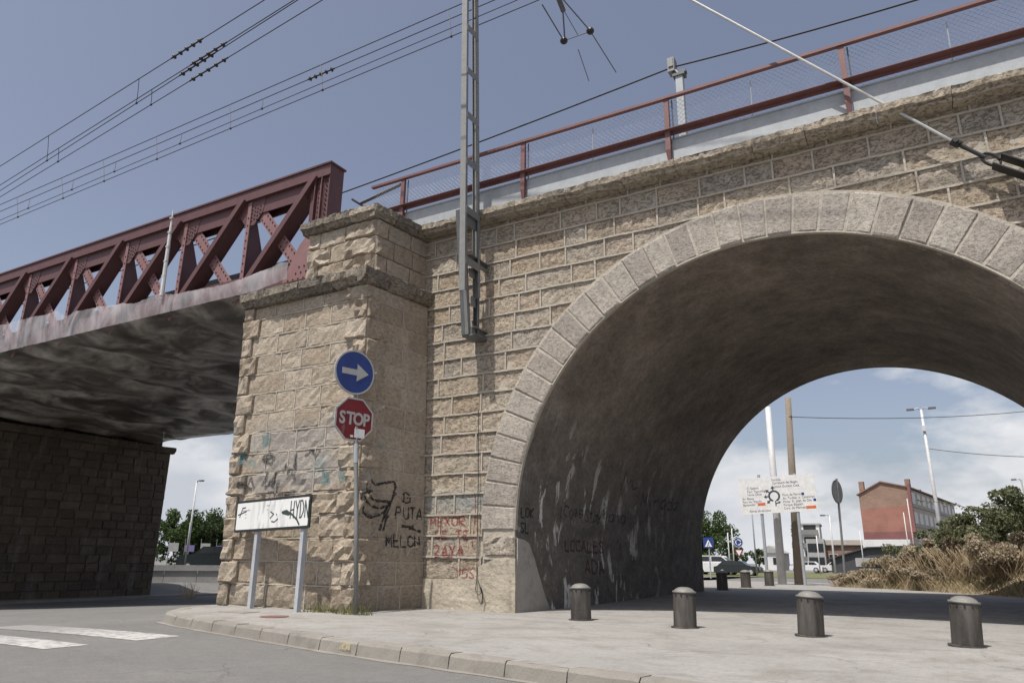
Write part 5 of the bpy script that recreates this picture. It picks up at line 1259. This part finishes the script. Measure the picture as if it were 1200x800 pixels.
# weedy bank beyond the arch
FR = [(-5.2, 39.5), (-4.3, 37.9), (-1.7, 36.4), (2.1, 30.9), (4.4, 29.4), (9.0, 29.0)]
def front_y(x): return interp(FR, x)
def bank_h(x, y):
    d = y - front_y(x)
    if d <= 0: return 0.0
    return (0.15 + 1.5 * smooth(-4.5, 3.5, x)) * smooth(0, 5, d)
bk = MB(); bx_ = [-5.2 + 0.45 * i for i in range(32)]
for x in bx_:
    for j in range(22): 
        y = front_y(x) - 0.05 + 0.9 * j; bk.v.append((x, y, 0.12 + bank_h(x, y) + (0.06 if j else 0.0) * fr((x, y, 0), 0.8)))
for i in range(len(bx_) - 1):
    for j in range(21): bk.f.append((i * 22 + j, (i + 1) * 22 + j, (i + 1) * 22 + j + 1, i * 22 + j + 1))
tag(bk.build('bank', 'soil', smooth=True), kind='structure')
def blades(n, pick, hmin, hmax, wid, rs, lean=0.5):
    out = np.zeros((n, 4, 3))
    for i in range(n):
        x, y, z, hs_ = pick(rs); h = rs.uniform(hmin, hmax) * hs_; a = rs.uniform(0, 6.283); l = rs.uniform(0.1, lean) * h; b = rs.uniform(0, 6.283); w_ = wid * rs.uniform(0.6, 1.5)
        tx, ty = x + l * math.cos(a), y + l * math.sin(a)
        out[i] = ((x - w_ * math.cos(b), y - w_ * math.sin(b), z), (x + w_ * math.cos(b), y + w_ * math.sin(b), z), (tx + w_ * 0.4 * math.cos(b), ty + w_ * 0.4 * math.sin(b), z + h), (tx, ty, z + h * 1.06))
    return out
def pick_bank(rs):
    x = rs.uniform(-4.9, 4.6); d = rs.uniform(0.1, 1.0) ** 1.3 * 7.5; y = front_y(x) + d
    return x, y, 0.1 + bank_h(x, y), 0.55 + 0.45 * smooth(-5, 0, x) + 0.25 * fr((x, y, 1), 0.9)
rs = np.random.RandomState(21)
tag(quads_obj('dry_grass', blades(9000, pick_bank, 0.12, 0.45, 0.006, rs, 1.2), 'straw', kind='stuff', loc=(0, 37, 0.1)), 'tall dry straw coloured grass covering the bank beyond the arch', 'dry grass')
def pick_mix(rs):
    x, y, z, s_ = pick_bank(rs); return x, y, z, s_ * 0.8
tag(quads_obj('green_weeds', blades(3500, pick_mix, 0.2, 0.7, 0.009, rs, 1.0), 'grassg', kind='stuff', loc=(0, 37, 0.1)), 'green weeds mixed into the dry grass on the bank', 'weeds')
def bush(loc, r, label, n, seed, size=0.075, mat='shrub', stems=14):
    rs = np.random.RandomState(seed); t = empty('bramble_bush', loc, 0, label, 'bush', 'bushes on the bank')
    s_ = MB()
    for k in range(stems):
        a = rs.uniform(0, 6.28); q = rs.uniform(0.4, 1.15); s_.tube([(0, 0, -0.2), (math.cos(a) * r[0] * q * 0.4, math.sin(a) * r[1] * q * 0.4, r[2] * rs.uniform(0.7, 1.1)), (math.cos(a) * r[0] * q, math.sin(a) * r[1] * q, r[2] * rs.uniform(0.9, 1.9))], [0.03, 0.02, 0.006], 5)
    s_.build('stems', 'bark', t)
    pts = crown_points((0, 0, r[2]), r, n, 30, rs)
    quads_obj('foliage', leaves(pts, size, rs), mat, t); return t
for i, (x, y, r, lab, n) in enumerate(((3.3, 34.6, (1.7, 1.6, 1.45), 'tall dusty bramble bush at the right edge of the arch opening', 8000), (1.3, 36.0, (1.5, 1.4, 1.1), 'wide green bramble bush second from the right on the bank', 7000), (0.2, 38.6, (1.4, 1.4, 1.0), 'loose bramble bush in front of the double-headed lamp post', 5000),
                                        (4.2, 31.9, (1.3, 1.2, 1.1), 'low shaded bramble bush at the foot of the bank by the tunnel edge', 6000), (-1.6, 40.4, (1.5, 1.2, 0.8), 'small bush leftmost on the bank, before the brick building', 3600), (2.6, 37.6, (1.9, 1.6, 1.3), 'green bramble mass behind the tall bush at the right', 7000), (-0.4, 36.9, (0.9, 0.8, 0.75), 'grey green shrub among the dry scrub in mid bank', 3000))):
    bush((x, y, 0.15 + bank_h(x, y) * 0.8), r, lab, n, 50 + i)
def drybush(loc, r, label, n, seed):
    rs = np.random.RandomState(seed); t = empty('dry_bush', loc, 0, label, 'dry bush', 'dry bushes on the bank')
    pts = crown_points((0, 0, r[2] * 0.8), r, n, 24, rs)
    quads_obj('dry_foliage', leaves(pts, 0.058, rs) , 'drytwig', t)
    c = blades(n // 14, lambda q: (q.normal() * r[0] * 0.4, q.normal() * r[1] * 0.4, -0.1, 1.0), r[2] * 0.4, r[2] * 1.25, 0.005, rs, 0.9); quads_obj('dry_stems', c, 'straw', t)
M['drytwig'] = leafm('dry_twigs', (0.35, 0.295, 0.21), (0.50, 0.425, 0.315), 0.35)
for i, (x, y, r, lab) in enumerate(((-3.9, 39.3, (1.2, 0.9, 0.50), 'low tuft of dry scrub at the left tip of the bank'), (-2.5, 38.6, (1.1, 1.0, 0.66), 'dry scrub second from the left on the bank'), (-1.3, 38.0, (1.2, 1.1, 0.85), 'dry scrub third from the left, below the red gable'), (-0.2, 37.0, (1.3, 1.1, 0.95), 'tan dry scrub in the middle of the bank'), (0.9, 35.4, (1.3, 1.1, 1.0), 'tan dry scrub right of the middle of the bank'), (2.0, 33.8, (1.4, 1.1, 0.95), 'dry scrub in front of the tall bramble bush'), (-0.6, 36.2, (1.1, 0.7, 0.5), 'low dry scrub at the kerb in the middle of the bank'))):
    drybush((x, y, 0.12 + bank_h(x, y) * 0.9), r, lab, 12000, 90 + i)
# long bramble shoot
mb = MB(); mb.tube([(1.8, 36, 2.9), (1.1, 36.2, 3.5), (0.2, 36.3, 3.75), (-0.8, 36.3, 3.85)], [0.015, 0.012, 0.01, 0.005], 5)
sh_ = mb.build('bramble_shoot', 'bark'); tag(sh_, 'long thin bramble shoot arching left against the sky', 'shoot')
rs = np.random.RandomState(77); t_ = rs.uniform(0, 1, 60)
quads_obj('leaf_cluster', leaves(np.stack([1.5 - 2.2 * t_, 36.2 + 0 * t_ + rs.normal(size=60) * 0.06, 3.25 + 0.6 * t_ ** 0.6 + rs.normal(size=60) * 0.06], 1), 0.06, rs), 'shrub', sh_)
# weeds at the pier foot
def tuft(loc, n, rad, h, label, seed):
    rs = np.random.RandomState(seed)
    def pk(q): a = q.uniform(0, 6.28); d = rad * q.uniform(0, 1) ** 0.7; return loc[0] + d * 1.6 * math.cos(a), loc[1] + 0.5 * d * math.sin(a), loc[2], 1.0 - 0.5 * d / rad
    tag(quads_obj('weed_tuft', blades(n, pk, h * 0.35, h, 0.009, rs, 0.8), 'grassg', loc=loc, kind=None), label, 'weeds', 'weeds at the pier foot')
tuft((-12.75, 13.38, 0.0), 110, 0.42, 0.34, 'green weed tuft at the pier foot between board leg and sign post', 5)
tuft((-11.75, 13.30, 0.0), 170, 0.36, 0.30, 'green weed tuft growing round the foot of the STOP sign post', 6)

# ================================================================== BEYOND THE ARCH
def polesimple(name, loc, h, r0, r1, mat, label, cat, lean=0.0, extra=None, group=None, n=10):
    t = empty(name, loc, 0, label, cat, group)
    MB().tube([(0, 0, -0.3), (lean * 0.5, 0, h * 0.5), (lean, 0, h)], [r0, (r0 + r1) / 2, r1], n).build('pole', mat, t, smooth=True)
    if extra: extra(t, lean, h)
    return t
polesimple('white_pole', (-8.02, 44.2, 0.08), 10.0, 0.24, 0.16, 'whitepaint', 'thick white pole standing behind the direction board', 'pole', 0.1)
def woodx(t, l, h): MB().tube([(l - 0.02, -0.14, h - 1.15), (l + 0.14, -0.14, h - 1.1)], 0.03, 6).build('hook', 'black', t)
polesimple('wooden_pole', (-7.18, 44.3, 0.08), 10.45, 0.24, 0.17, 'wood', 'weathered wooden utility pole behind the direction board', 'utility pole', 0.42, woodx)
db = empty('direction_board', (-7.65, 43.0, 0.1), R(0), 'large white roundabout direction board with place names and orange tags', 'road sign')
for dx in (-0.92, 1.0): MB().tube([(dx, 0.08, -0.2), (dx, 0.08, 5.9)], 0.085, 10).build('leg', 'galv', db)
pn = empty('panel', (0, 0, 4.78), 0, parent=db); pn.rotation_euler = (0, R(-2.2), 0)
MB().prism(rrect(2.05, 1.0, 0.08), -0.02, 0.02).build('plate', 'sign_white', pn)
rg = []
for i in range(22):
    a = R(-65 + 310 * i / 21); rg.append((-0.16 + 0.27 * math.cos(a), -0.08 + 0.27 * math.sin(a)))
def fs(l, w_, nm, mt): 
    return flat_strokes(l, w_, nm, mt, pn, -0.0225)
fs([rg], 0.10, 'roundabout_ring', 'text_blue')
for a in (95, 140, 182, 222): 
    c_, s_ = math.cos(R(a)), math.sin(R(a)); fs([[(-0.16 + 0.3 * c_, -0.08 + 0.3 * s_), (-0.16 + 0.46 * c_, -0.08 + 0.46 * s_)]], 0.07, 'exit_arrow', 'text_blue')
    MB().prism([(-0.16 + 0.56 * c_, -0.08 + 0.56 * s_), (-0.16 + 0.42 * c_ - 0.11 * s_, -0.08 + 0.42 * s_ + 0.11 * c_), (-0.16 + 0.42 * c_ + 0.11 * s_, -0.08 + 0.42 * s_ - 0.11 * c_)], -0.026, -0.0232).build('exit_arrow_head', 'text_blue', pn)
fs([[(-0.12, -0.36), (-0.12, -0.62)], [(-0.12, -0.5), (0.1, -0.43)]], 0.06, 'entry_stem', 'text_blue')
MB().prism([(0.16, -0.41), (0.03, -0.36), (0.05, -0.52)], -0.026, -0.0232).build('exit_arrow_head', 'text_blue', pn)
for tx, x, z in (('Sortida', -0.2, 0.80), ('Carretera del Bages', -0.2, 0.62), ('Institut Guillem Catà', -0.2, 0.42), ('C. Sallent', -1.6, 0.42), ('Parc Tecnològic', -1.6, 0.24), ('Nova Oliva', -1.6, 0.07), ('Av. Bases', -1.92, -0.14), ("Parc de l'Agulla", -1.92, -0.31), ('Santpedor', -1.92, -0.48), ('Altres direccions', -1.6, -0.84),
                 ('Pont de Ferro', 0.28, -0.06), ('Av. Tudela  c. Catalunya', 0.28, -0.24), ('Hosp. St. Joan de Déu', 0.28, -0.42), ('Parque Balasch', 0.28, -0.60), ('Ctra. de Manresa', 0.28, -0.78)):
    text_mesh('place_name', tx, 0.185, 'text_blue', pn, (x, -0.0225, z), align='LEFT', depth=0.001, sx=0.92)
for x0, x1, z in ((-1.1, -0.68, -0.48), (1.45, 1.95, -0.80)): MB().box(x0, x1, -0.026, -0.0205, z - 0.07, z + 0.08).build('route_tag', 'orange', pn)
for x, z in ((1.28, -0.06), (1.85, -0.42)): MB().box(x, x + 0.15, -0.026, -0.0205, z - 0.07, z + 0.07).build('symbol_tag', 'sign_blue', pn)
# round sign seen from its back edge
rs_ = empty('round_sign', (-4.33, 40.0, 0.1), 0, 'grey round traffic sign on a post seen nearly edge on', 'traffic sign')
MB().tube([(0, 0, 0), (0.14, 0, 5.2)], 0.055, 8).build('pole', 'mast', rs_)
ds = disc_sign('sign_disc', rs_, (0.12, -0.07, 4.55), R(72), 28, 0.58, 0, 'mast', 0.9, 'mastdark', 'mastdark')
# crossing sign and yield / roundabout sign
cs = empty('crossing_sign', (-16.9, 62.4, 0.05), 0, 'small blue pedestrian crossing sign on a post by the far road', 'traffic sign')
MB().tube([(0, 0, -0.1), (0, 0, 3.1)], 0.06, 8).build('pole', 'galv', cs)
MB().box(-0.42, 0.42, -0.11, -0.08, 2.32, 3.16).build('plate', 'sign_blue', cs)
MB().prism([(-0.30, 2.42), (0.30, 2.42), (0.0, 2.98)], -0.125, -0.112).build('white_triangle', 'sign_white', cs)
flat_strokes([[(0.02, 2.80), (-0.02, 2.62)], [(-0.02, 2.62), (0.07, 2.46)], [(-0.02, 2.62), (-0.10, 2.46)], [(0.0, 2.72), (0.09, 2.66)]], 0.045, 'walking_figure', 'black', cs, -0.127)
ys_ = empty('yield_sign', (-19.7, 85.0, 0.05), 0, 'blue roundabout disc above an upside-down yield triangle on a post', 'traffic sign')
MB().tube([(0, 0, -0.1), (0, 0, 3.4)], 0.07, 8).build('pole', 'galv', ys_)
rd = disc_sign('roundabout_disc', ys_, (0, -0.1, 3.35), 0, 28, 0.52, 0, 'sign_blue', 0.93, 'sign_white')
flat_strokes([[(0.28 * math.cos(R(a)), 0.28 * math.sin(R(a))) for a in range(s0, s0 + 85, 14)] for s0 in (20, 140, 260)], 0.09, 'turning_arrows', 'sign_white', rd, -0.008)
MB().prism([(-0.55, 2.62), (0.55, 2.62), (0.0, 1.68)], -0.11, -0.08).build('red_triangle', 'sign_red', ys_)
MB().prism([(-0.34, 2.5), (0.34, 2.5), (0.0, 1.92)], -0.125, -0.112).build('white_triangle', 'sign_white', ys_)

def lamp_head(t, x, z, dx, L):
    MB().tube([(x, 0, z), (x + dx * 0.4, 0, z + 0.22), (x + dx, 0, z + 0.16)], 0.05, 6).build('arm', 'galv', t)
    MB().box(min(x + dx, x + dx + L), max(x + dx, x + dx + L), -0.13, 0.13, z + 0.10, z + 0.22).build('lamp_head', 'mastdark', t)
def dbl(t, l, h): lamp_head(t, l, h - 0.1, -0.45, -0.5); lamp_head(t, l, h - 0.1, 0.45, 0.5); MB().box(l - 0.12, l + 0.12, -0.2, -0.05, h - 1.6, h - 1.2).build('junction_box', 'whitepaint', t)
polesimple('street_lamp', (0.0, 60, 0.05), 12.0, 0.17, 0.09, 'whitepaint', 'tall white double-headed street lamp right of the brick building', 'street lamp', -0.05, dbl, 'street lamps beyond the arch')
def sgl(t, l, h): lamp_head(t, l, h - 0.15, -0.35, -0.4)
polesimple('street_lamp', (-8.28, 70, 0.05), 5.2, 0.10, 0.06, 'whitepaint', 'short thin white lamp post between round sign and wooden pole', 'street lamp', 0.03, sgl, 'street lamps beyond the arch')
polesimple('street_lamp', (-14.8, 70, 0.05), 8.5, 0.07, 0.05, 'galv', 'thin grey lamp post left of the direction board', 'street lamp', 0.0, sgl, 'street lamps beyond the arch')
polesimple('street_lamp', (7.0, 80, 0.05), 8.6, 0.09, 0.06, 'mast', 'thin grey lamp post at the far right behind the bushes', 'street lamp', -0.1, sgl, 'street lamps beyond the arch')
for i, (x, y, h, lab) in enumerate(((-19.6, 80, 4.2, 'left one of two short white flag poles behind the van'), (-19.15, 80, 4.6, 'right one of two short white flag poles behind the van'))):
    polesimple('flag_pole', (x, y, 0.05), h, 0.07, 0.05, 'whitepaint', lab, 'pole', 0.0, None, 'white flag poles')
for i, (x, y, h, lab) in enumerate(((-12.2, 90, 4.2, 'short white pole before the low tan building, left'), (-9.0, 105, 5.2, 'slim white pole before the dark shed'), (-4.2, 118, 8.2, 'tall white pipe against the red gable, left'), (-3.6, 121, 10.3, 'taller white pipe against the red gable, right'))):
    polesimple('slim_pole', (x, y, 0.05), h, 0.075, 0.06, 'whitepaint', lab, 'pole', 0.0, None, 'slim white poles before the buildings')
wire('phone_wire', [(-6.65, 43.2, 9.2), (-8.87 + 15, 60, 11.36), (25, 80, 13)], 0.022, 'upper telephone wire leading right from the wooden pole', 'telephone wires', 'wire', 0.25)
wire('phone_wire', [(0.03, 60, 9.2), (6.0, 60, 8.25), (20, 60, 8.0)], 0.025, 'lower telephone wire leading right from the double-headed lamp', 'telephone wires', 'wire', 0.1)

# brick apartment block, its gable towards us
ap = empty('apartment_block', (-3.6, 130, 0), R(-9), 'four storey brick apartment block with red painted gable beyond the bank', 'building')
GW = 7.2; BL = 42.0; EH = 12.7; RH = 13.7
gp_ = [(-GW, 0), (0, 0), (0, EH), (-GW * 0.52, RH), (-GW, EH - 0.8)]
MB().add([(-GW + 0.01, 0.02, 0), (-0.01, 0.02, 0), (-0.01, BL, 0), (-GW + 0.01, BL, 0), (-GW + 0.01, 0.02, EH - 0.9), (-0.01, 0.02, EH - 0.1), (-0.01, BL, EH - 0.1), (-GW + 0.01, BL, EH - 0.9)], [(0, 1, 5, 4), (1, 2, 6, 5), (2, 3, 7, 6), (3, 0, 4, 7), (4, 5, 6, 7)]).build('wall', 'facade', ap)
def strip(poly, mat, nm): return MB().prism(poly, -0.06, 0.015).build(nm, mat, ap)
strip([(-GW, 0), (0, 0), (0, 6.1), (-GW, 6.1)], 'brick_dark', 'lower_gable'); strip([(-GW, 6.101), (0, 6.101), (0, 10.1), (-GW, 9.6)], 'brick_red', 'middle_gable'); strip([(-GW, 9.602), (0, 10.102), (0, EH), (-GW * 0.52, RH), (-GW, EH - 0.8)], 'brick_tan', 'upper_gable')
rf = MB(); rf.add([(-GW - 0.3, -0.3, EH - 0.9), (-GW * 0.52, -0.3, RH + 0.02), (0.4, -0.3, EH - 0.06), (-GW - 0.3, BL, EH - 0.9), (-GW * 0.52, BL, RH + 0.02), (0.4, BL, EH - 0.06)], [(0, 1, 4, 3), (1, 2, 5, 4)])
rf.v += [(a, b, c + 0.2) for a, b, c in rf.v[:6]]; rf.f += [(6, 9, 10, 7), (7, 10, 11, 8), (0, 6, 7, 1), (1, 7, 8, 2), (2, 8, 11, 5), (0, 3, 9, 6)]
rf_o = rf.build('roof', 'roof', ap)
for x, y in ((-GW + 0.4, 0.9), (0.0, 0.6), (-2, 20)): MB().box(x - 0.35, x + 0.35, y - 0.4, y + 0.4, EH - 0.6, RH + 0.35).build('chimney', 'brick_tan', rf_o)
for st_ in range(4):
    z0 = 1.4 + 3.05 * st_
    for c_ in range(10):
        y0 = 2.2 + 4.0 * c_; wn_ = MB().box(-0.02, 0.05, y0 - 0.12, y0 + 2.3, z0 - 0.1, z0 + 1.65).build('window', 'frame', ap)
        MB().box(0.051, 0.06, y0, y0 + 1.05, z0, z0 + 1.5).box(0.051, 0.06, y0 + 1.12, y0 + 2.18, z0, z0 + 1.5).build('pane', 'glass', wn_)
    MB().box(0.0, 0.25, 0.1, BL - 0.1, z0 - 0.62, z0 - 0.38).build('string_course', 'conc', ap)
MB().box(0.02, 0.42, -0.5, -0.08, 5.6, 13.2).build('wall_banner', 'brick_dark', ap)
# low buildings
sh2 = empty('low_tan_building', (-14.8, 135, 0), R(4), 'long low tan brick building with pale roof edge left of the apartment block', 'building')
MB().box(-4.6, 4.6, 0, 14, 0, 4.2).build('wall', 'brick_tan', sh2); MB().box(-4.9, 4.9, -0.4, 14.3, 4.21, 5.0).build('roof', 'facade', sh2)
for k in range(4):
    wn_ = MB().box(-4.0 + 2.1 * k, -2.6 + 2.1 * k, -0.06, 0.02, 1.0, 2.8).build('window', 'frame', sh2); MB().box(-3.9 + 2.1 * k, -2.7 + 2.1 * k, -0.08, -0.061, 1.1, 2.7).build('pane', 'glass', wn_)
sd_ = empty('dark_shed', (-8.6, 108, 0), R(-3), 'dark roofed low shed before the apartment block', 'shed')
MB().prism([(-4.6, 0), (4.4, 0), (4.4, 3.3), (0.0, 3.15), (-4.6, 1.75)], 0, 9).build('wall', 'darkroof', sd_)
MB().add([(-4.9, -0.4, 1.72), (0.0, -0.4, 3.22), (4.7, -0.4, 3.38), (-4.9, 9.3, 1.72), (0, 9.3, 3.22), (4.7, 9.3, 3.38), (-4.9, -0.4, 1.88), (0.0, -0.4, 3.38), (4.7, -0.4, 3.54), (-4.9, 9.3, 1.88), (0, 9.3, 3.38), (4.7, 9.3, 3.54)], [(0, 3, 4, 1), (1, 4, 5, 2), (6, 7, 10, 9), (7, 8, 11, 10), (0, 1, 7, 6), (1, 2, 8, 7), (2, 5, 11, 8), (3, 0, 6, 9), (5, 4, 10, 11), (4, 3, 9, 10)]).build('roof', 'darkroof', sd_)
MB().box(-1.6, 0.9, -0.05, 0.02, 0.9, 2.0).build('shutter', 'conc', sd_)
ws_ = empty('white_flat_building', (-7.3, 124, 0), 0, 'white flat roofed building at the foot of the red gable', 'building')
MB().box(-2.9, 3.0, 0, 4, 0, 3.6).build('wall', 'darkroof', ws_); MB().box(-3.1, 3.2, -0.3, 4.2, 3.61, 4.75).build('fascia', 'facade_w', ws_)
gf = empty('pale_house', (-27.5, 142, 0), 0, 'pale low house far behind the direction board legs', 'house')
MB().box(-2.3, 2.3, 0, 6, 0, 3.0).build('wall', 'facade_w', gf); MB().prism([(-2.6, 2.98), (2.6, 2.98), (0, 4.3)], -0.3, 6.3).build('roof', 'conc', gf)
MB().box(-1.4, -0.6, -0.04, 0.02, 1.0, 2.2).build('window', 'glass', gf); MB().box(0.5, 1.3, -0.04, 0.02, 1.0, 2.2).build('window', 'glass', gf)
tb = empty('balcony_block', (-21.5, 150, 0), R(5), 'narrow pale block with stacked balconies behind the white pole', 'building')
MB().box(-1.6, 1.8, 0, 8, 0, 8.2).build('wall', 'facade_w', tb); MB().box(-1.8, 2.0, -0.2, 8.2, 8.21, 8.5).build('roof', 'conc', tb)
for k in range(3): MB().box(-1.3, 1.5, -0.9, 0.0, 1.6 + 2.4 * k, 2.5 + 2.4 * k).build('balcony', 'mast', tb); MB().box(-1.0, 1.2, -0.03, 0.01, 2.51 + 2.4 * k, 3.6 + 2.4 * k).build('window', 'glass', tb)
gb = empty('grey_office_building', (-17.6, 128, 0), R(6), 'grey low office with dark window bands behind the wooden pole', 'building')
MB().box(-1.4, 1.3, 0, 8, 0, 5.0).build('wall', 'conc', gb)
for k in range(2): MB().box(-1.2, 1.1, -0.05, 0.0, 0.9 + 2.1 * k, 2.2 + 2.1 * k).build('window_band', 'glass', gb)

# far road edge, verge
def sheet(name, pts, mat, kind='structure'):
    mb = MB().add(pts, [tuple(range(len(pts)))]); return tag(mb.build(name, mat, recalc=False), kind=kind)
sheet('grass_verge', [(-60, 66, 0.075), (30, 66, 0.075), (40, 100, 0.075), (-60, 100, 0.075)], 'grass_ground')
sheet('far_footpath', [(-30, 39.6, 0.085), (10, 39.6, 0.085), (10, 50, 0.085), (-30, 50, 0.085)], 'pave')

def car(name, loc, rz, L, W_, H, body, label, group=None, van=False):
    c = empty(name, loc, rz, label, 'van' if van else 'car', group); h0 = 0.28
    prof = [(-L / 2, h0), (-L / 2, H * 0.52), (-L * 0.46, H * 0.62), (-L * 0.24, H * 0.66), (L * 0.40, H * 0.66), (L / 2, H * 0.58), (L / 2, h0)] if not van else [(-L / 2, h0), (-L / 2, H * 0.42), (-L * 0.40, H * 0.58), (-L * 0.32, H * 0.62), (L * 0.46, H * 0.62), (L / 2, H * 0.55), (L / 2, h0)]
    MB().prism(prof, -W_ / 2, W_ / 2).build('body', body, c)
    top = [(-L * 0.24, H * 0.66), (-L * 0.10, H * 0.98), (L * 0.28, H), (L * 0.42, H * 0.66)] if not van else [(-L * 0.32, H * 0.62), (-L * 0.16, H * 0.98), (L * 0.46, H), (L * 0.48, H * 0.62)]
    cb = MB().prism([(a, b + 0.001) for a, b in top], -W_ * 0.44, W_ * 0.44).build('cabin', body, c)
    mid = (top[0][0] + top[3][0]) / 2
    for s_ in (-1, 1):
        gq = [(top[0][0] + L * 0.05, H * 0.69), (top[1][0] + L * 0.02, H * 0.93), (mid - 0.05, H * 0.94), (mid - 0.05, H * 0.69)]; gq2 = [(mid + 0.05, H * 0.69), (mid + 0.05, H * 0.94), (top[2][0] - L * 0.02, H * 0.94), (top[3][0] - L * 0.06, H * 0.69)]
        y = s_ * W_ * 0.44
        for g_ in (gq, gq2): MB().prism(g_, min(y, y + s_ * 0.012), max(y, y + s_ * 0.012)).build('side_window', 'glass', cb)
    ws2 = MB().add([(top[0][0] - 0.01, -W_ * 0.4, H * 0.68), (top[0][0] - 0.01, W_ * 0.4, H * 0.68), (top[1][0] - 0.03, W_ * 0.38, H * 0.95), (top[1][0] - 0.03, -W_ * 0.38, H * 0.95)], [(0, 1, 2, 3)]); ws2.build('windscreen', 'glass', cb)
    for sx in (-L * 0.31, L * 0.31):
        for s_ in (-1, 1):
            y = s_ * W_ * 0.46; wh = MB(); n = 18
            for yy in (y - 0.1, y + 0.1): wh.v += [(sx + 0.33 * math.cos(2 * math.pi * k / n), yy, 0.33 + 0.33 * math.sin(2 * math.pi * k / n)) for k in range(n)]
            wh.f += [tuple(range(n)), tuple(range(2 * n - 1, n - 1, -1))] + [(k, k + n, (k + 1) % n + n, (k + 1) % n) for k in range(n)]; wo_ = wh.build('wheel', 'tyre', c)
            MB().lathe([(0.2, 0), (0.19, 0.012), (0.0001, 0.012)], 14).build('rim', 'sign_edge', wo_, loc=(sx, y + s_ * 0.101, 0.33)).rotation_euler = (R(-90 * s_), 0, 0)
    for s_ in (-1, 1): MB().box(-L / 2 - 0.015, -L / 2 + 0.01, s_ * W_ * 0.36 - 0.12, s_ * W_ * 0.36 + 0.12, H * 0.42, H * 0.5).build('headlight', 'sticker', c)
    return c
car('parked_van', (-19.9, 76, 0.06), R(180), 4.6, 1.8, 1.85, 'car_white', 'white van with dark windows behind the crossing sign post', None, True)
car('parked_car', (-16.6, 110, 0.08), R(0), 4.2, 1.7, 1.42, 'car_white', 'white car left one of the pair parked before the low tan building', 'white cars before the low building')
car('parked_car', (-13.0, 111, 0.08), R(0), 4.2, 1.7, 1.45, 'car_white', 'white car right one of the pair, beside the dark shed', 'white cars before the low building')
car('parked_car', (-17.0, 72.5, 0.06), R(180), 4.2, 1.75, 1.35, 'car_dark', 'dark car nosing past the van in front of the small trees', None)

# ================================================================== GAP UNDER THE BRIDGE
ba = empty('concrete_barrier', (-53.8, 41.55, -0.62), R(52), 'low pale concrete barrier wall across the road under the bridge', 'barrier')
for k in range(-6, 6):
    MB().prism([(k * 2.5 + 0.015, -0.4), (k * 2.5 + 2.485, -0.4), (k * 2.5 + 2.485, 1.18), (k * 2.5 + 0.015, 1.18)], 0, 0.3).build('barrier_segment', 'conc', ba)
up_ = MB().add([(-53.4 - 14, 41.9 - 14 * 1.28, 0.12), (-53.4 + 9, 41.9 + 9 * 1.28, 0.12), (-70 + 9, 55 + 9 * 1.28, 0.12), (-110, 40, 0.12)], [(0, 1, 2, 3)]); tag(up_.build('upper_road', 'asphalt', recalc=False), kind='structure')
car('parked_suv', (-56.3, 44.4, 0.13), R(52), 5.0, 2.0, 2.0, 'car_dark', 'dark estate car passing behind the concrete barrier under the bridge', None)
polesimple('street_lamp', (-60.0, 45.0, 0.12), 7.9, 0.11, 0.06, 'whitepaint', 'slender white street lamp rising in the gap under the bridge', 'street lamp', 0.0, lambda t, l, h: lamp_head(t, l, h - 0.15, 0.4, 0.5))
polesimple('fence_post', (-55.3, 41.4, 0.12), 3.9, 0.07, 0.07, 'mast', 'short grey post before the dark car under the bridge', 'post')
bn = empty('banner_hoarding', (-66, 52, 0.12), R(52), 'purple and white banner hoarding behind the dark car', 'banner')
for k in range(5):
    MB().box(k * 1.5 - 3.8, k * 1.5 - 2.9, 0, 0.04, 1.6, 2.45 - 0.2 * (k % 2)).build('banner_panel', 'purple' if k % 2 else 'sign_edge', bn); MB().tube([(k * 1.5 - 3.8, 0.06, 0), (k * 1.5 - 3.8, 0.06, 2.9)], 0.04, 6).build('stake', 'mast', bn)
wc2 = MB()
rs = np.random.RandomState(4)
def pk2(q): return -38.5 + q.uniform(-0.8, 0.8), 29.4 + q.uniform(-0.6, 0.6), -1.2, 1.0
tag(quads_obj('road_weeds', blades(60, lambda q: (-44.5 + q.uniform(-0.5, 0.5), 33.9 + q.uniform(-0.4, 0.4), zroad(-44.5, 34), 1.0), 0.3, 1.0, 0.02, rs, 0.6), 'straw', loc=(-44.5, 33.9, -1.3)), 'dry weed tuft on the shaded road edge under the bridge', 'weeds')
print('objects', len(bpy.data.objects))
